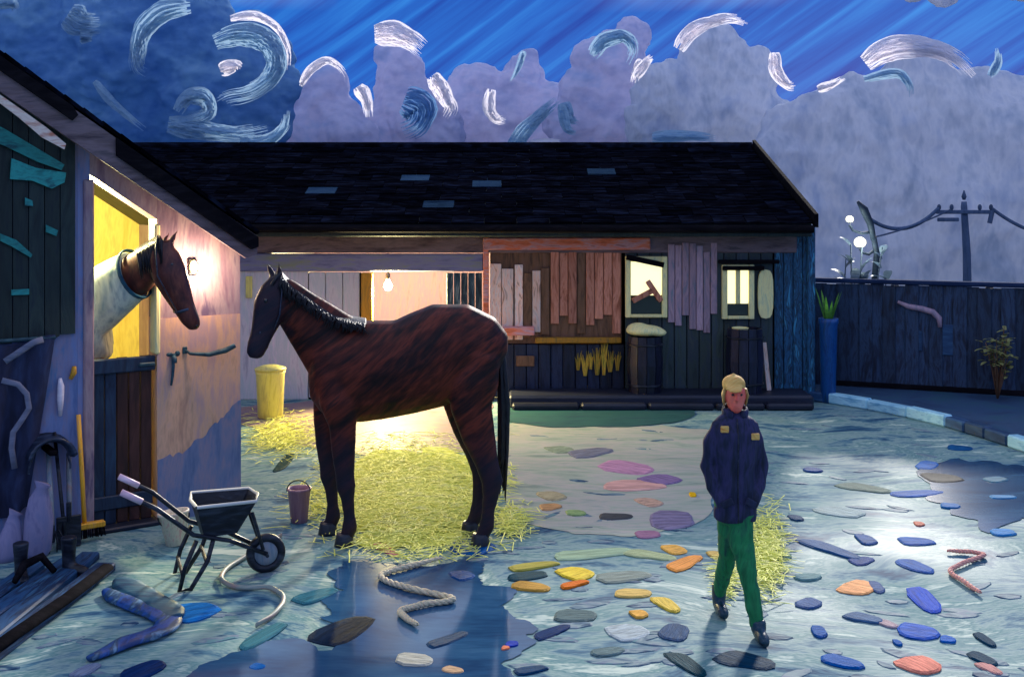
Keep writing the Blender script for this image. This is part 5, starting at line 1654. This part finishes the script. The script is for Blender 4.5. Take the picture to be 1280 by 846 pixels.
# ------------------------------------------------------------------ clouds
def cloud(lobes, d, mat, label, wisps=(), seed=0, voxel=1.0, depth=.7):
    s = d / F
    c0 = P(lobes[0][0], lobes[0][1], d)
    e = empty('cloud', c0); tag(e, label, 'cloud')
    m = MB()
    r = random.Random(seed)
    for (px, py, rr) in lobes:
        c = P(px, py, d + r.uniform(-.1, .1) * rr * s) - c0
        m.ball(c, (rr * s, rr * s * depth, rr * s), 20, 14)
    me = fuse(m, voxel, 3)
    swell(me, lambda c: noise.fractal((c + c0) * .06, .9, 2.0, 4) * 3.6 + noise.noise((c + c0) * .3) * .7)
    link('mass', me, mat, e, True)
    for (pts, w, wm) in wisps:  # bristle strands; the white ones stand in for highlights on the cloud tops
        w *= 1.2
        ps = []
        for i in range(len(pts) - 1):
            g4 = [Vector(pts[max(i - 1, 0)]), Vector(pts[i]), Vector(pts[i + 1]), Vector(pts[min(i + 2, len(pts) - 1)])]
            for k in range(5):
                t = k / 5
                ps.append(.5 * ((2 * g4[1]) + (g4[2] - g4[0]) * t + (2 * g4[0] - 5 * g4[1] + 4 * g4[2] - g4[3]) * t * t + (3 * g4[1] - g4[0] - 3 * g4[2] + g4[3]) * t ** 3))
        ps.append(Vector(pts[-1]))
        mm = MB(); n = len(ps)
        strands = max(5, int(w * .8))
        for q in range(strands):
            u = (q + .5) / strands * 2 - 1 + r.uniform(-.06, .06)
            i0 = int(n * max(0, r.uniform(-.12, .12) + .06 * u * u)); i1 = int(n * min(1, 1 - abs(r.gauss(0, .12)) - .1 * u * u))
            if i1 - i0 < 4: i0, i1 = 0, n
            P3, rad, vs, fs = [], [], [], []
            for i in range(i0, i1):
                t = (i - i0) / max(1, i1 - i0 - 1)
                a_, b_ = ps[max(i - 1, 0)], ps[min(i + 1, n - 1)]
                tg = (b_ - a_).normalized(); nrm = Vector((-tg.y, tg.x))
                wob = 1 + .12 * noise.noise(Vector((i * .35, q * .2, seed)))
                p = ps[i] + nrm * (u * w * .5 * wob * (.75 + .25 * math.sin(math.pi * min(1, t * 1.6))))
                P3.append(P(p[0], p[1], d * (.87 + .004 * r.random() - .012 * (1 - u * u))) - c0)
                k = max(.15, min(1, 4 * t + .5, 3 * (1 - t)))
                rr = w * s * .87 / strands * (.85 + .3 * r.random()) * k
                n3 = Vector((nrm.x, 0, -nrm.y))
                for a5 in (-1.25, -.45, .45, 1.25):
                    vs.append(P3[-1] + n3 * (rr * math.sin(a5) * 1.1) + Vector((0, -rr * .6 * math.cos(a5), 0)))
            for i in range(len(P3) - 1):
                for k in range(3): fs.append((i * 4 + k, i * 4 + k + 1, i * 4 + k + 5, i * 4 + k + 4))
            mm.add(vs, fs)
        mm.build('wisp', wm, e, True)
    return e


cloud([(150, 60, 95), (40, 30, 90), (-60, 40, 100), (230, 60, 75), (250, 120, 75), (300, 90, 62), (310, 70, 52), (180, 140, 70), (280, 150, 55), (325, 150, 40), (330, 110, 42), (100, 90, 80), (220, 5, 40)], 420, M_cdark,
      'storm blue cloud with pale curling wisps above the gabled stable',
      [([(238, 8), (205, 14), (180, 35), (172, 62), (172, 85), (185, 95)], 22, M_cpale), ([(268, 52), (290, 44), (315, 44), (335, 56), (345, 78), (335, 100), (312, 116), (285, 122), (270, 130)], 26, M_cpale),
       ([(85, 18), (105, 30), (128, 30)], 34, M_cpale), ([(100, 45), (118, 46)], 16, M_cpale), ([(210, 156), (235, 160), (265, 165), (300, 168), (340, 160)], 22, M_cpale), ([(222, 140), (235, 122), (255, 122), (262, 140), (240, 150), (222, 150)], 18, M_cpale),
       ([(288, 24), (318, 20), (345, 34), (360, 62), (360, 92)], 9, M_chighlight), ([(275, 88), (295, 82), (300, 88)], 16, M_chighlight), ([(118, 102), (140, 128), (165, 150), (188, 168)], 8, M_cpale), ([(300, 175), (330, 178), (355, 160), (360, 135)], 14, M_cpale), ([(-5, 5), (15, 4), (22, 14)], 14, M_cpale)], 1)
cloud([(402, 125, 40), (400, 165, 44), (430, 170, 42), (370, 175, 40), (415, 150, 40)], 460, M_clilac, 'small lilac cloud with a white crown behind the left end of the ridge',
      [([(376, 108), (388, 88), (408, 76), (424, 84), (434, 98)], 9, M_chighlight), ([(448, 108), (458, 125), (462, 150)], 15, M_chighlight)], 2)
cloud([(500, 95, 34), (505, 130, 45), (470, 165, 40), (540, 165, 45), (490, 75, 22), (520, 150, 45)], 480, M_clilac, 'lilac cloud with a white cap and blue hollow above the ridge',
      [([(468, 42), (490, 42), (515, 52), (532, 66)], 26, M_chighlight), ([(540, 95), (548, 106), (556, 122), (564, 135), (556, 150)], 18, M_chighlight), ([(505, 125), (525, 135), (520, 155), (500, 165)], 36, M_cdark)], 3)
cloud([(600, 120, 42), (580, 150, 48), (640, 140, 52), (655, 100, 28), (660, 75, 14), (690, 150, 48), (620, 165, 50), (670, 170, 40), (730, 165, 45)], 500, M_clilac, 'broad lilac cloud with a pointed crest over the middle of the ridge',
      [([(614, 112), (611, 135), (622, 150), (634, 148)], 12, M_chighlight), ([(640, 186), (660, 160), (685, 136), (702, 122)], 17, M_cpale), ([(660, 180), (690, 178), (702, 178)], 7, M_chighlight), ([(655, 64), (648, 85), (638, 105)], 6, M_cpale), ([(706, 128), (712, 148), (725, 152)], 12, M_cpale)], 4)
cloud([(765, 85, 48), (790, 50, 26), (745, 125, 50), (775, 160, 50), (720, 150, 40), (810, 150, 45)], 470, M_clilac, 'lilac cloud with a faint teal curl left of the tall grey cloud',
      [([(740, 70), (755, 52), (780, 46), (792, 62), (784, 84)], 16, M_cpale), ([(804, 76), (796, 90), (792, 106)], 12, M_chighlight), ([(702, 130), (708, 160), (722, 165)], 10, M_cpale)], 5)
cloud([(895, 80, 48), (905, 110, 52), (850, 120, 48), (825, 115, 36), (925, 140, 52), (870, 155, 48), (950, 160, 50), (820, 160, 40), (935, 100, 40)], 440, M_cgrey, 'tall grey cumulus with a bright white crown above the barn gable',
      [([(848, 62), (862, 42), (888, 28), (915, 24), (938, 30)], 16, M_chighlight), ([(968, 66), (970, 88), (984, 106), (996, 108)], 14, M_chighlight), ([(795, 96), (808, 78), (818, 70)], 10, M_chighlight), ([(815, 172), (860, 170), (900, 174)], 12, M_cpale)], 6)
cloud([(1130, 160, 80), (1070, 190, 80), (1200, 170, 85), (1280, 200, 100), (1000, 180, 60), (1020, 150, 45), (1150, 110, 52), (1060, 140, 48), (980, 210, 60), (1240, 130, 45), (1100, 240, 90), (1200, 260, 100), (1300, 280, 100), (1020, 260, 80), (1110, 330, 100), (1230, 340, 100), (1030, 340, 80), (1340, 340, 110), (1340, 160, 70), (1400, 240, 110)], 400, M_cgrey,
      'great grey violet cloud bank with a pink white crown beyond the fence',
      [([(1082, 80), (1105, 64), (1140, 58), (1175, 64), (1200, 78), (1220, 98)], 26, M_chighlight), ([(1022, 112), (1040, 106), (1058, 96)], 9, M_chighlight), ([(1238, 96), (1248, 76), (1246, 58)], 9, M_cpale), ([(1080, 100), (1120, 92), (1136, 106), (1138, 124)], 10, M_cpale)], 7, voxel=1.6)
cloud([(1140, -12, 20), (1180, -6, 18), (1165, -14, 20)], 430, M_cgrey, 'small grey cloud shred high over the fence', [], 8)
cloud([(1268, -10, 18), (1290, -14, 20)], 430, M_cgrey, 'tiny grey cloud shred high above the end of the fence', [], 9)
# a low bank lying in the valley behind everything
cloud([(-500 + 190 * i, 300 + (i % 3) * 14, 150) for i in range(13)], 640, M_clilac, 'long low lilac mist bank lying behind the barn', [], 10, voxel=4, depth=.5)
